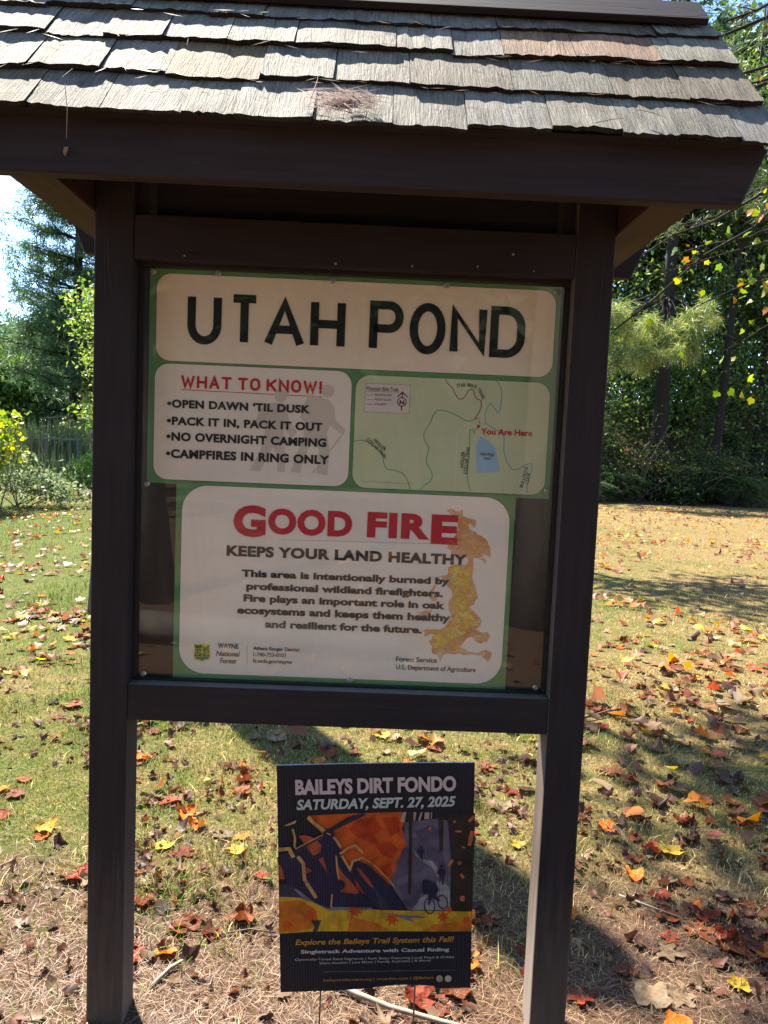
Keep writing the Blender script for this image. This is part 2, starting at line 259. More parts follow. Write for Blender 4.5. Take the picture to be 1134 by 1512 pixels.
POLYS=[
 ('notice', 'line', 'red', [(-0.4055, 1.5691), (-0.0697, 1.5663)], 0.0018),
 ('notice', 'poly', 'ghost', [(-0.1004, 1.5715), (-0.0862, 1.5688), (-0.0672, 1.5636), (-0.0506, 1.5587), (-0.0397, 1.5428), (-0.0348, 1.5126), (-0.0104, 1.4911), (-0.0156, 1.4782), (-0.0484, 1.4989), (-0.0548, 1.4789), (-0.0473, 1.4415), (-0.0498, 1.38), (-0.0751, 1.3836), (-0.0723, 1.4405), (-0.0873, 1.4634), (-0.1049, 1.425), (-0.1162, 1.381), (-0.139, 1.3857), (-0.1209, 1.4385), (-0.109, 1.4766), (-0.1085, 1.5048), (-0.1206, 1.516), (-0.1157, 1.5372)], 0),
 ('notice', 'poly', 'ghost', [(-0.1808, 1.5475), (-0.1606, 1.547), (-0.1509, 1.5357), (-0.1467, 1.5078), (-0.1256, 1.4806), (-0.1378, 1.466), (-0.1573, 1.4863), (-0.1593, 1.4604), (-0.1497, 1.4231), (-0.1531, 1.3828), (-0.1712, 1.3844), (-0.1699, 1.4222), (-0.1832, 1.4405), (-0.1965, 1.4117), (-0.2122, 1.3827), (-0.2373, 1.3854), (-0.2136, 1.4299), (-0.203, 1.4726), (-0.2036, 1.4914), (-0.2273, 1.4974), (-0.2186, 1.5235), (-0.2051, 1.5427)], 0),
 ('notice', 'poly', 'ghost', [(-0.0406, 1.5815), (-0.0412, 1.5767), (-0.0433, 1.5723), (-0.0466, 1.5688), (-0.0508, 1.5664), (-0.0556, 1.5655), (-0.0604, 1.566), (-0.0648, 1.568), (-0.0683, 1.5713), (-0.0707, 1.5755), (-0.0716, 1.5802), (-0.071, 1.5849), (-0.0689, 1.5893), (-0.0656, 1.5928), (-0.0614, 1.5952), (-0.0567, 1.5962), (-0.0519, 1.5956), (-0.0475, 1.5936), (-0.0439, 1.5904), (-0.0416, 1.5862)], 0),
 ('notice', 'poly', 'ghost', [(-0.1523, 1.5646), (-0.1528, 1.56), (-0.1548, 1.5557), (-0.1581, 1.5523), (-0.1622, 1.55), (-0.1668, 1.549), (-0.1714, 1.5496), (-0.1757, 1.5515), (-0.1791, 1.5547), (-0.1814, 1.5587), (-0.1822, 1.5633), (-0.1816, 1.5679), (-0.1796, 1.5722), (-0.1764, 1.5756), (-0.1723, 1.5779), (-0.1677, 1.5788), (-0.1631, 1.5783), (-0.1588, 1.5764), (-0.1554, 1.5732), (-0.1531, 1.5692)], 0),
 ('notice', 'line', 'ghost', [(-0.0148, 1.4829), (-0.0846, 1.3842)], 0.004),
 ('map', 'line', 'road', [(0.2863, 1.5198), (0.2663, 1.5083), (0.255, 1.4908), (0.2583, 1.4545), (0.2585, 1.4204), (0.2592, 1.3567)], 0.0022),
 ('map', 'poly', 'pondblue', [(0.3138, 1.4894), (0.3314, 1.4795), (0.3493, 1.4656), (0.3583, 1.4343), (0.366, 1.4102), (0.3575, 1.4049), (0.3101, 1.4005), (0.3065, 1.4224), (0.3052, 1.4662)], 0),
 ('map', 'line', 'maroon', [(0.2227, 1.6231), (0.2271, 1.6127), (0.2423, 1.599), (0.2478, 1.5872), (0.2566, 1.5755), (0.2654, 1.575), (0.2733, 1.5835), (0.279, 1.5948), (0.2861, 1.5999), (0.2921, 1.5963), (0.2941, 1.5858), (0.3009, 1.5774), (0.3108, 1.574), (0.3124, 1.5611), (0.3083, 1.5464), (0.3016, 1.535), (0.2956, 1.528)], 0.0021),
 ('map', 'line', 'green', [(0.1749, 1.3542), (0.1827, 1.3644), (0.197, 1.3738), (0.2037, 1.3888), (0.1981, 1.4032), (0.1876, 1.4174), (0.1862, 1.4271), (0.1917, 1.4566), (0.1801, 1.4731), (0.177, 1.4876), (0.1837, 1.5024), (0.1919, 1.5148), (0.1978, 1.5344), (0.206, 1.5454), (0.2205, 1.547), (0.2403, 1.542), (0.2602, 1.5332), (0.2777, 1.5243), (0.2875, 1.5237), (0.2956, 1.528), (0.3042, 1.5317), (0.3123, 1.5175)], 0.0021),
 ('map', 'line', 'green', [(0.0108, 1.4636), (0.0267, 1.4681), (0.0415, 1.4649), (0.064, 1.4512), (0.0792, 1.4373), (0.0851, 1.4132), (0.093, 1.3998), (0.1101, 1.3995), (0.13, 1.393), (0.143, 1.3765), (0.1513, 1.3547)], 0.0021),
 ('map', 'line', 'green', [(0.2972, 1.3553), (0.2904, 1.3727), (0.2867, 1.3971), (0.2879, 1.4216), (0.2896, 1.4558), (0.2881, 1.485), (0.2872, 1.5019), (0.2934, 1.5056), (0.2988, 1.4951), (0.3008, 1.5025), (0.3077, 1.511)], 0.0021),
 ('map', 'line', 'teal', [(0.3433, 1.6226), (0.3535, 1.6134), (0.3593, 1.5968), (0.3595, 1.5751), (0.3577, 1.5533), (0.3533, 1.5459), (0.3443, 1.5576), (0.334, 1.5683), (0.3263, 1.5568), (0.3217, 1.5421), (0.3243, 1.5205), (0.3395, 1.5114), (0.357, 1.5034), (0.3711, 1.4885), (0.3718, 1.4568), (0.3791, 1.4327), (0.3939, 1.4123), (0.4087, 1.413), (0.4252, 1.4249), (0.4397, 1.4294), (0.4428, 1.4183), (0.4368, 1.3935), (0.4322, 1.3712), (0.4349, 1.3581)], 0.0021),
 ('map', 'poly', 'red', [(0.312, 1.5127), (0.3116, 1.5107), (0.3103, 1.5092), (0.3083, 1.5086), (0.3064, 1.5091), (0.3049, 1.5104), (0.3042, 1.5123), (0.3047, 1.5143), (0.306, 1.5158), (0.3079, 1.5164), (0.3099, 1.5159), (0.3114, 1.5146)], 0),
 ('map', 'poly', 'brown', [(0.0335, 1.6034), (0.1411, 1.6033), (0.1407, 1.5354), (0.0328, 1.5346)], 0),
 ('map', 'poly', 'white', [(0.0345, 1.6025), (0.1402, 1.6023), (0.1397, 1.5363), (0.0338, 1.5356)], 0),
 ('map', 'line', 'teal', [(0.037, 1.5757), (0.0516, 1.5759)], 0.0016),
 ('map', 'line', 'green', [(0.0375, 1.5642), (0.052, 1.5644)], 0.0016),
 ('map', 'line', 'maroon', [(0.0379, 1.5537), (0.0525, 1.5538)], 0.0016),
 ('map', 'line', 'black', [(0.0367, 1.5844), (0.1128, 1.5848)], 0.0006),
 ('map', 'ring', 'black', [(0.1317, 1.563), (0.1315, 1.5603), (0.1306, 1.5579), (0.1291, 1.5557), (0.127, 1.554), (0.1246, 1.5529), (0.122, 1.5524), (0.1193, 1.5527), (0.1168, 1.5536), (0.1147, 1.5551), (0.113, 1.5571), (0.1118, 1.5595), (0.1114, 1.5621), (0.1116, 1.5647), (0.1125, 1.5672), (0.114, 1.5694), (0.1161, 1.5711), (0.1185, 1.5722), (0.1211, 1.5726), (0.1238, 1.5724), (0.1263, 1.5715), (0.1284, 1.57), (0.1301, 1.568), (0.1313, 1.5656)], 0.0022),
 ('map', 'line', 'black', [(0.122, 1.5856), (0.1216, 1.5726)], 0.0026),
 ('map', 'line', 'black', [(0.1108, 1.5741), (0.122, 1.5856), (0.1341, 1.5746)], 0.0026),
 ('map', 'line', 'black', [(0.1215, 1.5519), (0.1215, 1.5418)], 0.0026),
 ('map', 'line', 'grey', [(0.0331, 1.3685), (0.1546, 1.3686)], 0.0008),
 ('map', 'line', 'grey', [(0.0329, 1.3729), (0.0331, 1.3685)], 0.0007),
 ('map', 'line', 'grey', [(0.0633, 1.3729), (0.0635, 1.3685)], 0.0007),
 ('map', 'line', 'grey', [(0.0936, 1.373), (0.0938, 1.3686)], 0.0007),
 ('map', 'line', 'grey', [(0.1544, 1.373), (0.1546, 1.3686)], 0.0007),
 ('fire', 'line', 'grey', [(-0.1626, 1.2199), (0.2114, 1.2246)], 0.0009),
 ('fire', 'line', 'grey', [(-0.2304, 0.9577), (-0.23, 0.91)], 0.0009),
 ('fire', 'flame', 'flame', [(0.2396, 1.3064), (0.2516, 1.3118), (0.2643, 1.305), (0.2802, 1.312), (0.2794, 1.2982), (0.2921, 1.2913), (0.312, 1.2872), (0.3106, 1.2673), (0.2952, 1.279), (0.2994, 1.2644), (0.3189, 1.2503), (0.3391, 1.2412), (0.3528, 1.2168), (0.3528, 1.1894), (0.3462, 1.2016), (0.334, 1.1987), (0.3445, 1.1866), (0.34, 1.1789), (0.3294, 1.191), (0.3119, 1.1943), (0.3144, 1.1654), (0.3119, 1.1453), (0.3207, 1.1206), (0.3279, 1.0957), (0.3203, 1.0803), (0.3082, 1.0723), (0.329, 1.0555), (0.3409, 1.0382), (0.3381, 1.0255), (0.326, 1.0174), (0.3562, 1.0135), (0.3644, 1.0012), (0.3576, 0.9882), (0.3428, 0.9826), (0.317, 0.9993), (0.3025, 0.9886), (0.2883, 0.9728), (0.3088, 0.9635), (0.3341, 0.9583), (0.3536, 0.9677), (0.369, 0.9607), (0.3603, 0.9374), (0.3445, 0.9511), (0.3093, 0.9533), (0.2692, 0.9543), (0.2494, 0.951), (0.2429, 0.9304), (0.2369, 0.9505), (0.2217, 0.955), (0.2128, 0.9852), (0.227, 1.0009), (0.2023, 0.9949), (0.1967, 1.0099), (0.2164, 1.0132), (0.2557, 1.0274), (0.2646, 1.0479), (0.2572, 1.0678), (0.2634, 1.0932), (0.2562, 1.118), (0.248, 1.1328), (0.23, 1.1471), (0.2496, 1.1503), (0.2513, 1.1679), (0.2707, 1.1762), (0.2978, 1.1797), (0.2996, 1.1923), (0.277, 1.1989), (0.2569, 1.204), (0.2464, 1.2175), (0.2555, 1.2328), (0.2671, 1.2482), (0.2709, 1.2706), (0.2574, 1.2948)], 0),
 ('fire', 'flame', 'flame', [(0.23, 1.1471), (0.2177, 1.0914), (0.2225, 1.0966), (0.2304, 1.0869), (0.2181, 1.0839), (0.2101, 1.0961)], 0),
 ('fire', 'flame', 'flame', [(0.1772, 1.0546), (0.1993, 1.0595), (0.2166, 1.0622), (0.2099, 1.0458), (0.1957, 1.0301), (0.1925, 1.0451)], 0),
 ('fire', 'flame', 'flame2', [(0.254, 1.163), (0.2709, 1.1712), (0.3082, 1.1702), (0.3055, 1.1451), (0.3107, 1.1202), (0.3217, 1.1005), (0.3136, 1.0841), (0.2982, 1.0744), (0.3141, 1.0549), (0.3326, 1.0354), (0.3256, 1.025), (0.306, 1.0192), (0.287, 0.9982), (0.2579, 0.9818), (0.2389, 0.9608), (0.2235, 0.9704), (0.2198, 0.9956), (0.2417, 1.0066), (0.2707, 1.0254), (0.2768, 1.0534), (0.2656, 1.0782), (0.2721, 1.0986), (0.2656, 1.1284)], 0),
 ('fire', 'poly', 'shieldgold', [(-0.3582, 0.9567), (-0.3538, 0.954), (-0.3409, 0.9564), (-0.3274, 0.955), (-0.3232, 0.9581), (-0.3207, 0.9533), (-0.3229, 0.9473), (-0.3208, 0.9375), (-0.319, 0.9253), (-0.3227, 0.9178), (-0.3337, 0.9154), (-0.3394, 0.9117), (-0.3457, 0.9149), (-0.3564, 0.9165), (-0.3604, 0.9237), (-0.3592, 0.9361), (-0.358, 0.9459), (-0.3605, 0.9517)], 0),
 ('fire', 'poly', 'shieldgreen', [(-0.3558, 0.9538), (-0.352, 0.9514), (-0.3408, 0.9536), (-0.329, 0.9523), (-0.3253, 0.955), (-0.3232, 0.9508), (-0.3251, 0.9456), (-0.3233, 0.9371), (-0.3218, 0.9265), (-0.325, 0.9199), (-0.3345, 0.9179), (-0.3395, 0.9147), (-0.345, 0.9175), (-0.3542, 0.9188), (-0.3577, 0.9251), (-0.3567, 0.9359), (-0.3556, 0.9444), (-0.3578, 0.9495)], 0),
 ('fire', 'line', 'shieldgold', [(-0.357, 0.944), (-0.3233, 0.9443)], 0.0012),
 ('fire', 'line', 'shieldgold', [(-0.3565, 0.9239), (-0.3229, 0.9242)], 0.0012),
 ('fire', 'poly', 'shieldgold', [(-0.3402, 0.9476), (-0.3362, 0.9394), (-0.3376, 0.9394), (-0.3341, 0.9321), (-0.3389, 0.931), (-0.3388, 0.9251), (-0.3407, 0.925), (-0.3408, 0.9309), (-0.3456, 0.9317), (-0.3424, 0.9392), (-0.3439, 0.9391)], 0),
]
SCREWS=[(-0.4732, 1.8394), (-0.3215, 1.8421), (-0.0528, 1.8374), (0.2146, 1.8384), (0.4766, 1.8341), (-0.4801, 1.3417), (0.4805, 1.3639), (-0.4806, 0.8778), (0.0234, 0.8805), (0.4811, 0.8795)]
YPOLYS=[
 ('poly', 'orange', [(-0.1607, 0.165), (-0.1037, 0.1675), (-0.0596, 0.1692), (0.0614, 0.1711), (0.0681, 0.1447), (0.0616, 0.1298), (0.0655, 0.1123), (0.0722, 0.0871), (0.061, 0.0722), (0.0573, 0.0571), (0.0489, 0.0447), (0.0471, 0.0219), (0.0387, 0.012), (0.034, -0.0134), (0.0152, -0.0283), (-0.032, -0.0375), (-0.0933, -0.0362), (-0.1115, 0.0453), (-0.125, 0.1157)], 0),
 ('poly', 'orange2', [(-0.0457, 0.1541), (-0.0038, 0.1583), (0.0149, 0.1282), (-0.0038, 0.1135), (0.0103, 0.0882), (-0.0225, 0.0988), (-0.0458, 0.1093), (-0.0644, 0.1296)], 0),
 ('poly', 'orange2', [(0.0148, 0.158), (0.0521, 0.1574), (0.057, 0.1224), (0.0336, 0.1078), (0.0242, 0.133)], 0),
 ('poly', 'orange2', [(-0.0038, 0.0885), (0.0337, 0.0978), (0.0525, 0.0774), (0.0385, 0.0525), (0.015, 0.063)], 0),
 ('poly', 'orange2', [(0.0104, 0.0328), (0.0339, 0.0424), (0.0387, 0.017), (0.0246, 0.0021)], 0),
 ('poly', 'violet', [(0.0681, 0.1447), (0.0858, 0.1469), (0.1504, 0.1532), (0.1692, 0.1479), (0.1789, 0.0599), (0.1795, -0.0831), (0.077, -0.0809), (0.034, -0.0134), (0.0387, 0.012), (0.0471, 0.0219), (0.0489, 0.0447), (0.0573, 0.0571), (0.061, 0.0722), (0.0722, 0.0871), (0.0655, 0.1123)], 0),
 ('poly', 'violet2', [(0.0898, 0.1218), (0.1318, 0.1361), (0.1555, 0.1207), (0.1463, 0.1008), (0.1087, 0.0964)], 0),
 ('poly', 'violet2', [(0.0619, 0.0722), (0.0807, 0.0819), (0.0834, 0.0212), (0.0576, 0.0014), (0.0458, 0.0017)], 0),
 ('poly', 'violet2', [(0.1182, 0.0862), (0.1561, 0.0704), (0.1709, 0.0195), (0.147, 0.0402), (0.1233, 0.0559)], 0),
 ('poly', 'violet2', [(0.053, -0.0189), (0.0813, -0.0042), (0.1099, -0.0303), (0.0913, -0.076), (0.0722, -0.0705)], 0),
 ('poly', 'trail', [(0.0863, 0.0818), (0.0973, 0.0639), (0.1092, 0.0511), (0.1328, 0.0456), (0.1472, 0.0276), (0.157, -0.0006), (0.1763, -0.0265), (0.1795, -0.0831), (0.0865, -0.0811), (0.1053, -0.0507), (0.1383, -0.0257), (0.1499, -0.0005), (0.133, 0.0304), (0.1045, 0.0487), (0.0926, 0.0615)], 0),
 ('poly', 'cream', [(0.0628, 0.1706), (0.0717, 0.1705), (0.0671, 0.1462), (0.0569, 0.1464)], 0),
 ('poly', 'cream', [(0.088, 0.1702), (0.095, 0.1701), (0.0924, 0.1487), (0.0882, 0.1488)], 0),
 ('poly', 'cream', [(0.1151, 0.1697), (0.1268, 0.1695), (0.1251, 0.1522), (0.1139, 0.1523)], 0),
 ('poly', 'cream', [(0.1058, 0.1699), (0.1095, 0.1698), (0.1036, 0.149), (0.0989, 0.1491)], 0),
 ('poly', 'cream', [(0.1296, 0.1695), (0.1324, 0.1694), (0.1317, 0.153), (0.1298, 0.1531)], 0),
 ('poly', 'bark', [(0.0768, 0.1709), (0.0857, 0.1707), (0.0857, 0.0414), (0.0843, -0.04), (0.0758, -0.0398), (0.0772, 0.0416)], 0),
 ('poly', 'bark', [(0.148, 0.1582), (0.1597, 0.158), (0.1589, 0.0703), (0.1514, 0.0705)], 0),
 ('poly', 'night', [(0.1667, 0.1644), (0.2347, 0.1657), (0.2332, 0.0386), (0.2321, -0.0853), (0.1795, -0.0842), (0.1804, 0.0193), (0.1745, 0.1053)], 0),
 ('poly', 'leaf', [(0.2039, 0.1198), (0.2015, 0.1174), (0.1955, 0.1175), (0.1895, 0.1176), (0.187, 0.1201), (0.1894, 0.1225), (0.1954, 0.1224), (0.2014, 0.1223)], 0),
 ('poly', 'leaf', [(0.1885, 0.1445), (0.187, 0.1412), (0.1851, 0.1417), (0.1831, 0.1421), (0.1829, 0.1458), (0.1843, 0.149), (0.1863, 0.1485), (0.1882, 0.1481)], 0),
 ('poly', 'leaf', [(0.2123, 0.0775), (0.2102, 0.0761), (0.2071, 0.0776), (0.204, 0.079), (0.2035, 0.0816), (0.2055, 0.0829), (0.2086, 0.0814), (0.2117, 0.08)], 0),
 ('poly', 'leaf', [(0.2026, 0.0366), (0.1992, 0.0336), (0.1967, 0.0355), (0.1941, 0.0373), (0.1955, 0.0419), (0.1989, 0.0449), (0.2014, 0.043), (0.204, 0.0412)], 0),
 ('poly', 'leaf', [(0.2108, 0.0005), (0.2069, -0.0004), (0.2034, 0.0036), (0.1998, 0.0075), (0.2007, 0.0116), (0.2045, 0.0125), (0.2081, 0.0085), (0.2117, 0.0046)], 0),
 ('poly', 'leaf', [(0.2138, -0.053), (0.2121, -0.0602), (0.2077, -0.06), (0.2034, -0.06), (0.2014, -0.0527), (0.2031, -0.0455), (0.2075, -0.0456), (0.2119, -0.0457)], 0),
 ('poly', 'leaf', [(0.2305, 0.1006), (0.2256, 0.0818), (0.2217, 0.0829), (0.2177, 0.0836), (0.2194, 0.1032), (0.2243, 0.1218), (0.2282, 0.1207), (0.2322, 0.12)], 0),
 ('poly', 'leaf', [(0.1303, 0.1273), (0.1277, 0.1235), (0.1256, 0.1245), (0.1234, 0.1255), (0.1242, 0.1301), (0.1267, 0.1339), (0.1288, 0.1328), (0.131, 0.1319)], 0),
 ('poly', 'leaf', [(0.1809, 0.0373), (0.1748, 0.0298), (0.1726, 0.0315), (0.1703, 0.0331), (0.1746, 0.042), (0.1807, 0.0495), (0.1829, 0.0477), (0.1852, 0.0462)], 0),
 ('poly', 'leaf', [(0.2291, 0.149), (0.2213, 0.1426), (0.2195, 0.1447), (0.2175, 0.1467), (0.2238, 0.1548), (0.2316, 0.1612), (0.2334, 0.1591), (0.2354, 0.1571)], 0),
 ('poly', 'navy2', [(-0.2314, -0.0079), (-0.1963, -0.0036), (-0.145, -0.0351), (-0.1264, -0.0559), (-0.2319, -0.0409)], 0),
 ('poly', 'grey', [(-0.1965, -0.0188), (-0.1449, -0.0249), (-0.0981, -0.0555), (-0.0415, -0.0537), (-0.0037, -0.0765), (-0.1077, -0.0799), (-0.1547, -0.0604), (-0.1733, -0.0447)], 0),
 ('poly', 'yellow', [(-0.2319, -0.0384), (-0.1827, -0.042), (-0.1499, -0.0554), (-0.1124, -0.0767), (-0.0037, -0.0765), (0.0628, -0.0806), (0.2306, -0.0868), (0.2311, -0.1387), (-0.1412, -0.1301), (-0.2334, -0.1342)], 0),
 ('poly', 'amber', [(-0.2317, -0.0537), (-0.1827, -0.0471), (-0.1454, -0.0709), (-0.1363, -0.1122), (-0.1838, -0.1291), (-0.2329, -0.1306)], 0),
 ('poly', 'amber', [(-0.0605, -0.0933), (-0.0036, -0.11), (0.0345, -0.1316), (-0.0701, -0.1307)], 0),
 ('poly', 'amber', [(0.1393, -0.1184), (0.2301, -0.1101), (0.2306, -0.1376), (0.1108, -0.1349)], 0),
 ('poly', 'grey', [(-0.0037, -0.0842), (0.0343, -0.0882), (0.0771, -0.0932), (0.1238, -0.0984), (0.1162, -0.1013), (0.0829, -0.0996), (0.0939, -0.1133), (0.0438, -0.0925)], 0),
 ('poly', 'leaf2', [(-0.0338, -0.0842), (-0.0444, -0.0849), (-0.0445, -0.0964), (-0.0517, -0.0878), (-0.0601, -0.0948), (-0.0585, -0.0834), (-0.0688, -0.0806), (-0.0596, -0.075), (-0.0641, -0.0645), (-0.0543, -0.0689), (-0.0496, -0.0587), (-0.0465, -0.0697), (-0.0361, -0.0674), (-0.0421, -0.0768)], 0),
 ('poly', 'leaf2', [(0.0564, -0.1079), (0.0457, -0.1085), (0.0458, -0.1201), (0.0385, -0.1115), (0.0301, -0.1185), (0.0317, -0.107), (0.0212, -0.1042), (0.0305, -0.0986), (0.0258, -0.0881), (0.0358, -0.0925), (0.0404, -0.0822), (0.0436, -0.0933), (0.054, -0.091), (0.048, -0.1004)], 0),
 ('poly', 'leaf2', [(0.1762, -0.1048), (0.1666, -0.1054), (0.1667, -0.1158), (0.1601, -0.108), (0.1526, -0.1143), (0.1539, -0.104), (0.1446, -0.1015), (0.1528, -0.0965), (0.1486, -0.087), (0.1575, -0.091), (0.1616, -0.0817), (0.1646, -0.0917), (0.1739, -0.0896), (0.1686, -0.0981)], 0),
 ('poly', 'leaf2', [(0.2334, -0.1148), (0.2249, -0.1153), (0.225, -0.1245), (0.2191, -0.1176), (0.2126, -0.1232), (0.2137, -0.1141), (0.2054, -0.1119), (0.2127, -0.1074), (0.2089, -0.0991), (0.2168, -0.1026), (0.2204, -0.0944), (0.223, -0.1032), (0.2313, -0.1014), (0.2266, -0.1089)], 0),
 ('poly', 'leaf2', [(0.1853, -0.0848), (0.1796, -0.0851), (0.1797, -0.0912), (0.1758, -0.0866), (0.1714, -0.0903), (0.1722, -0.0843), (0.1667, -0.0828), (0.1715, -0.0799), (0.169, -0.0743), (0.1743, -0.0767), (0.1767, -0.0712), (0.1784, -0.0771), (0.1839, -0.0759), (0.1808, -0.0808)], 0),
 ('poly', 'leaf2', [(-0.1397, -0.0915), (-0.1491, -0.0921), (-0.1493, -0.1024), (-0.1557, -0.0947), (-0.1631, -0.101), (-0.1616, -0.0908), (-0.1708, -0.0883), (-0.1626, -0.0833), (-0.1666, -0.0739), (-0.1578, -0.0779), (-0.1536, -0.0687), (-0.1509, -0.0786), (-0.1416, -0.0765), (-0.147, -0.0849)], 0),
 ('poly', 'leaf2', [(-0.1984, -0.1153), (-0.2067, -0.1158), (-0.2069, -0.125), (-0.2125, -0.1181), (-0.2191, -0.1237), (-0.2177, -0.1147), (-0.2258, -0.1124), (-0.2185, -0.108), (-0.222, -0.0997), (-0.2143, -0.1032), (-0.2105, -0.0951), (-0.2082, -0.1039), (-0.2, -0.102), (-0.2048, -0.1095)], 0),
 ('poly', 'panel', [(-0.1561, -0.1014), (-0.1315, -0.101), (-0.1422, -0.1317), (-0.1526, -0.1319), (-0.1477, -0.1171)], 0),
 ('poly', 'navy', [(-0.2302, 0.0677), (-0.2138, 0.0749), (-0.1952, 0.077), (-0.125, 0.1182), (-0.1109, 0.1279), (-0.0971, 0.1152), (-0.081, 0.0698), (-0.0601, 0.0241), (-0.0461, -0.0168), (-0.0037, -0.0714), (-0.1053, -0.0666), (-0.1147, -0.0705), (-0.1452, -0.0555), (-0.1825, -0.0242), (-0.2103, -0.0033), (-0.2262, 0.0274)], 0),
 ('poly', 'rust', [(-0.183, 0.1167), (-0.1645, 0.1174), (-0.146, 0.1101), (-0.1289, 0.0908), (-0.1323, 0.0733), (-0.1487, 0.0651), (-0.1648, 0.089)], 0),
 ('poly', 'rust', [(-0.1367, 0.0558), (-0.1254, 0.0616), (-0.1155, 0.0211)], 0),
 ('poly', 'rust', [(-0.178, 0.034), (-0.1621, 0.0362), (-0.1515, 0.0259), (-0.1656, 0.0201)], 0),
 ('poly', 'rust', [(-0.0938, 0.0449), (-0.0789, 0.0184), (-0.0649, 0.0039), (-0.0414, -0.0271), (-0.0462, -0.0352), (-0.0848, -0.0287)], 0),
 ('poly', 'rust', [(-0.2305, 0.0476), (-0.2214, 0.0323), (-0.2171, 0.007), (-0.2297, 0.0072)], 0),
 ('poly', 'navy', [(-0.1063, 0.1253), (-0.0224, 0.1676), (-0.0317, 0.1707), (-0.0643, 0.1619), (-0.1109, 0.1329)], 0),
 ('poly', 'navy', [(-0.06, 0.0443), (-0.046, 0.0516), (-0.0225, 0.041), (0.0057, 0.0152), (0.0341, -0.0159), (0.0732, -0.0782), (-0.0037, -0.0729), (-0.032, -0.0273), (-0.0555, 0.0138)], 0),
 ('poly', 'navy2', [(-0.0037, -0.0228), (0.0152, -0.0436), (0.0343, -0.0748), (0.0105, -0.0743)], 0),
 ('poly', 'rust', [(-0.0469, 0.0339), (-0.0357, 0.0276), (-0.0178, 0.0029), (-0.0037, -0.0228), (-0.0155, -0.0134), (-0.0343, 0.0109)], 0),
 ('line', 'tan', [(-0.1607, 0.1635), (-0.1433, 0.1449), (-0.1193, 0.1256)], 0.009),
 ('line', 'tan', [(-0.125, 0.1157), (-0.1577, 0.0988), (-0.1905, 0.0809)], 0.008),
 ('line', 'tan', [(-0.1967, 0.1344), (-0.191, 0.1119), (-0.1927, 0.087)], 0.0055),
 ('line', 'tan', [(-0.0833, 0.0849), (-0.0948, 0.1052), (-0.1017, 0.1128)], 0.006),
 ('line', 'tan', [(-0.0857, 0.0689), (-0.0669, 0.0836), (-0.0496, 0.0903), (-0.0319, 0.0714)], 0.006),
 ('line', 'tan', [(-0.081, 0.0648), (-0.0624, 0.0292), (-0.0553, 0.0502), (-0.0319, 0.0588)], 0.006),
 ('line', 'tan', [(-0.0319, 0.0588), (-0.0037, 0.0381), (0.034, -0.0032), (0.0435, -0.0187)], 0.003),
 ('line', 'tan', [(-0.2313, 0.0827), (-0.2053, 0.0842), (-0.1954, 0.062)], 0.0095),
 ('line', 'tan', [(-0.1851, 0.0643), (-0.1723, 0.0465), (-0.1704, 0.006), (-0.1428, -0.0428)], 0.0085),
 ('line', 'tan', [(-0.095, 0.0651), (-0.092, 0.0247), (-0.0884, 0.0044)], 0.004),
 ('line', 'tan', [(-0.1051, -0.0334), (-0.1076, -0.0666)], 0.004),
 ('line', 'navy', [(-0.125, 0.1147), (-0.1952, 0.077)], 0.0045),
 ('line', 'navy', [(-0.1747, -0.0015), (-0.1625, 0.0023)], 0.0016),
 ('line', 'navy', [(-0.1747, -0.0055), (-0.1625, -0.0017)], 0.0016),
 ('poly', 'tan', [(-0.2183, 0.1432), (-0.1872, 0.1565), (-0.1896, 0.1492), (-0.2073, 0.142)], 0),
 ('poly', 'navy', [(-0.0973, 0.1172), (-0.0985, 0.1143), (-0.1006, 0.1119), (-0.1036, 0.1102), (-0.1072, 0.1093), (-0.1111, 0.1094), (-0.115, 0.1103), (-0.1186, 0.112), (-0.1215, 0.1144), (-0.1236, 0.1173), (-0.1247, 0.1205), (-0.1246, 0.1236), (-0.1235, 0.1265), (-0.1213, 0.1289), (-0.1183, 0.1306), (-0.1147, 0.1315), (-0.1108, 0.1315), (-0.107, 0.1306), (-0.1034, 0.1288), (-0.1005, 0.1264), (-0.0984, 0.1235), (-0.0973, 0.1204)], 0),
 ('line', 'tan', [(-0.1166, 0.123), (-0.1073, 0.1179)], 0.003),
 ('poly', 'navy', [(-0.0743, -0.0101), (-0.0748, -0.0138), (-0.076, -0.0172), (-0.078, -0.02), (-0.0805, -0.022), (-0.0833, -0.023), (-0.0862, -0.023), (-0.0891, -0.0219), (-0.0915, -0.0198), (-0.0934, -0.0169), (-0.0946, -0.0134), (-0.095, -0.0097), (-0.0946, -0.006), (-0.0933, -0.0026), (-0.0914, 0.0002), (-0.0889, 0.0022), (-0.0861, 0.0032), (-0.0832, 0.0031), (-0.0803, 0.002), (-0.0779, -0.0001), (-0.076, -0.003), (-0.0747, -0.0064)], 0),
 ('poly', 'navy', [(0.1098, 0.0828), (0.1092, 0.0805), (0.1076, 0.0791), (0.1055, 0.0791), (0.1039, 0.0806), (0.1032, 0.083), (0.1038, 0.0853), (0.1055, 0.0868), (0.1075, 0.0867), (0.1092, 0.0852)], 0),
 ('poly', 'navy', [(0.1009, 0.078), (0.1122, 0.0778), (0.1151, 0.0686), (0.1104, 0.0677), (0.1111, 0.0485), (0.1078, 0.0486), (0.1067, 0.0638), (0.1054, 0.0537), (0.1025, 0.0537), (0.1029, 0.0679), (0.0982, 0.069)], 0),
 ('poly', 'navy', [(0.1601, 0.0328), (0.1593, 0.0296), (0.1571, 0.0276), (0.1543, 0.0277), (0.152, 0.0297), (0.1511, 0.033), (0.152, 0.0362), (0.1542, 0.0381), (0.1569, 0.0381), (0.1592, 0.036)], 0),
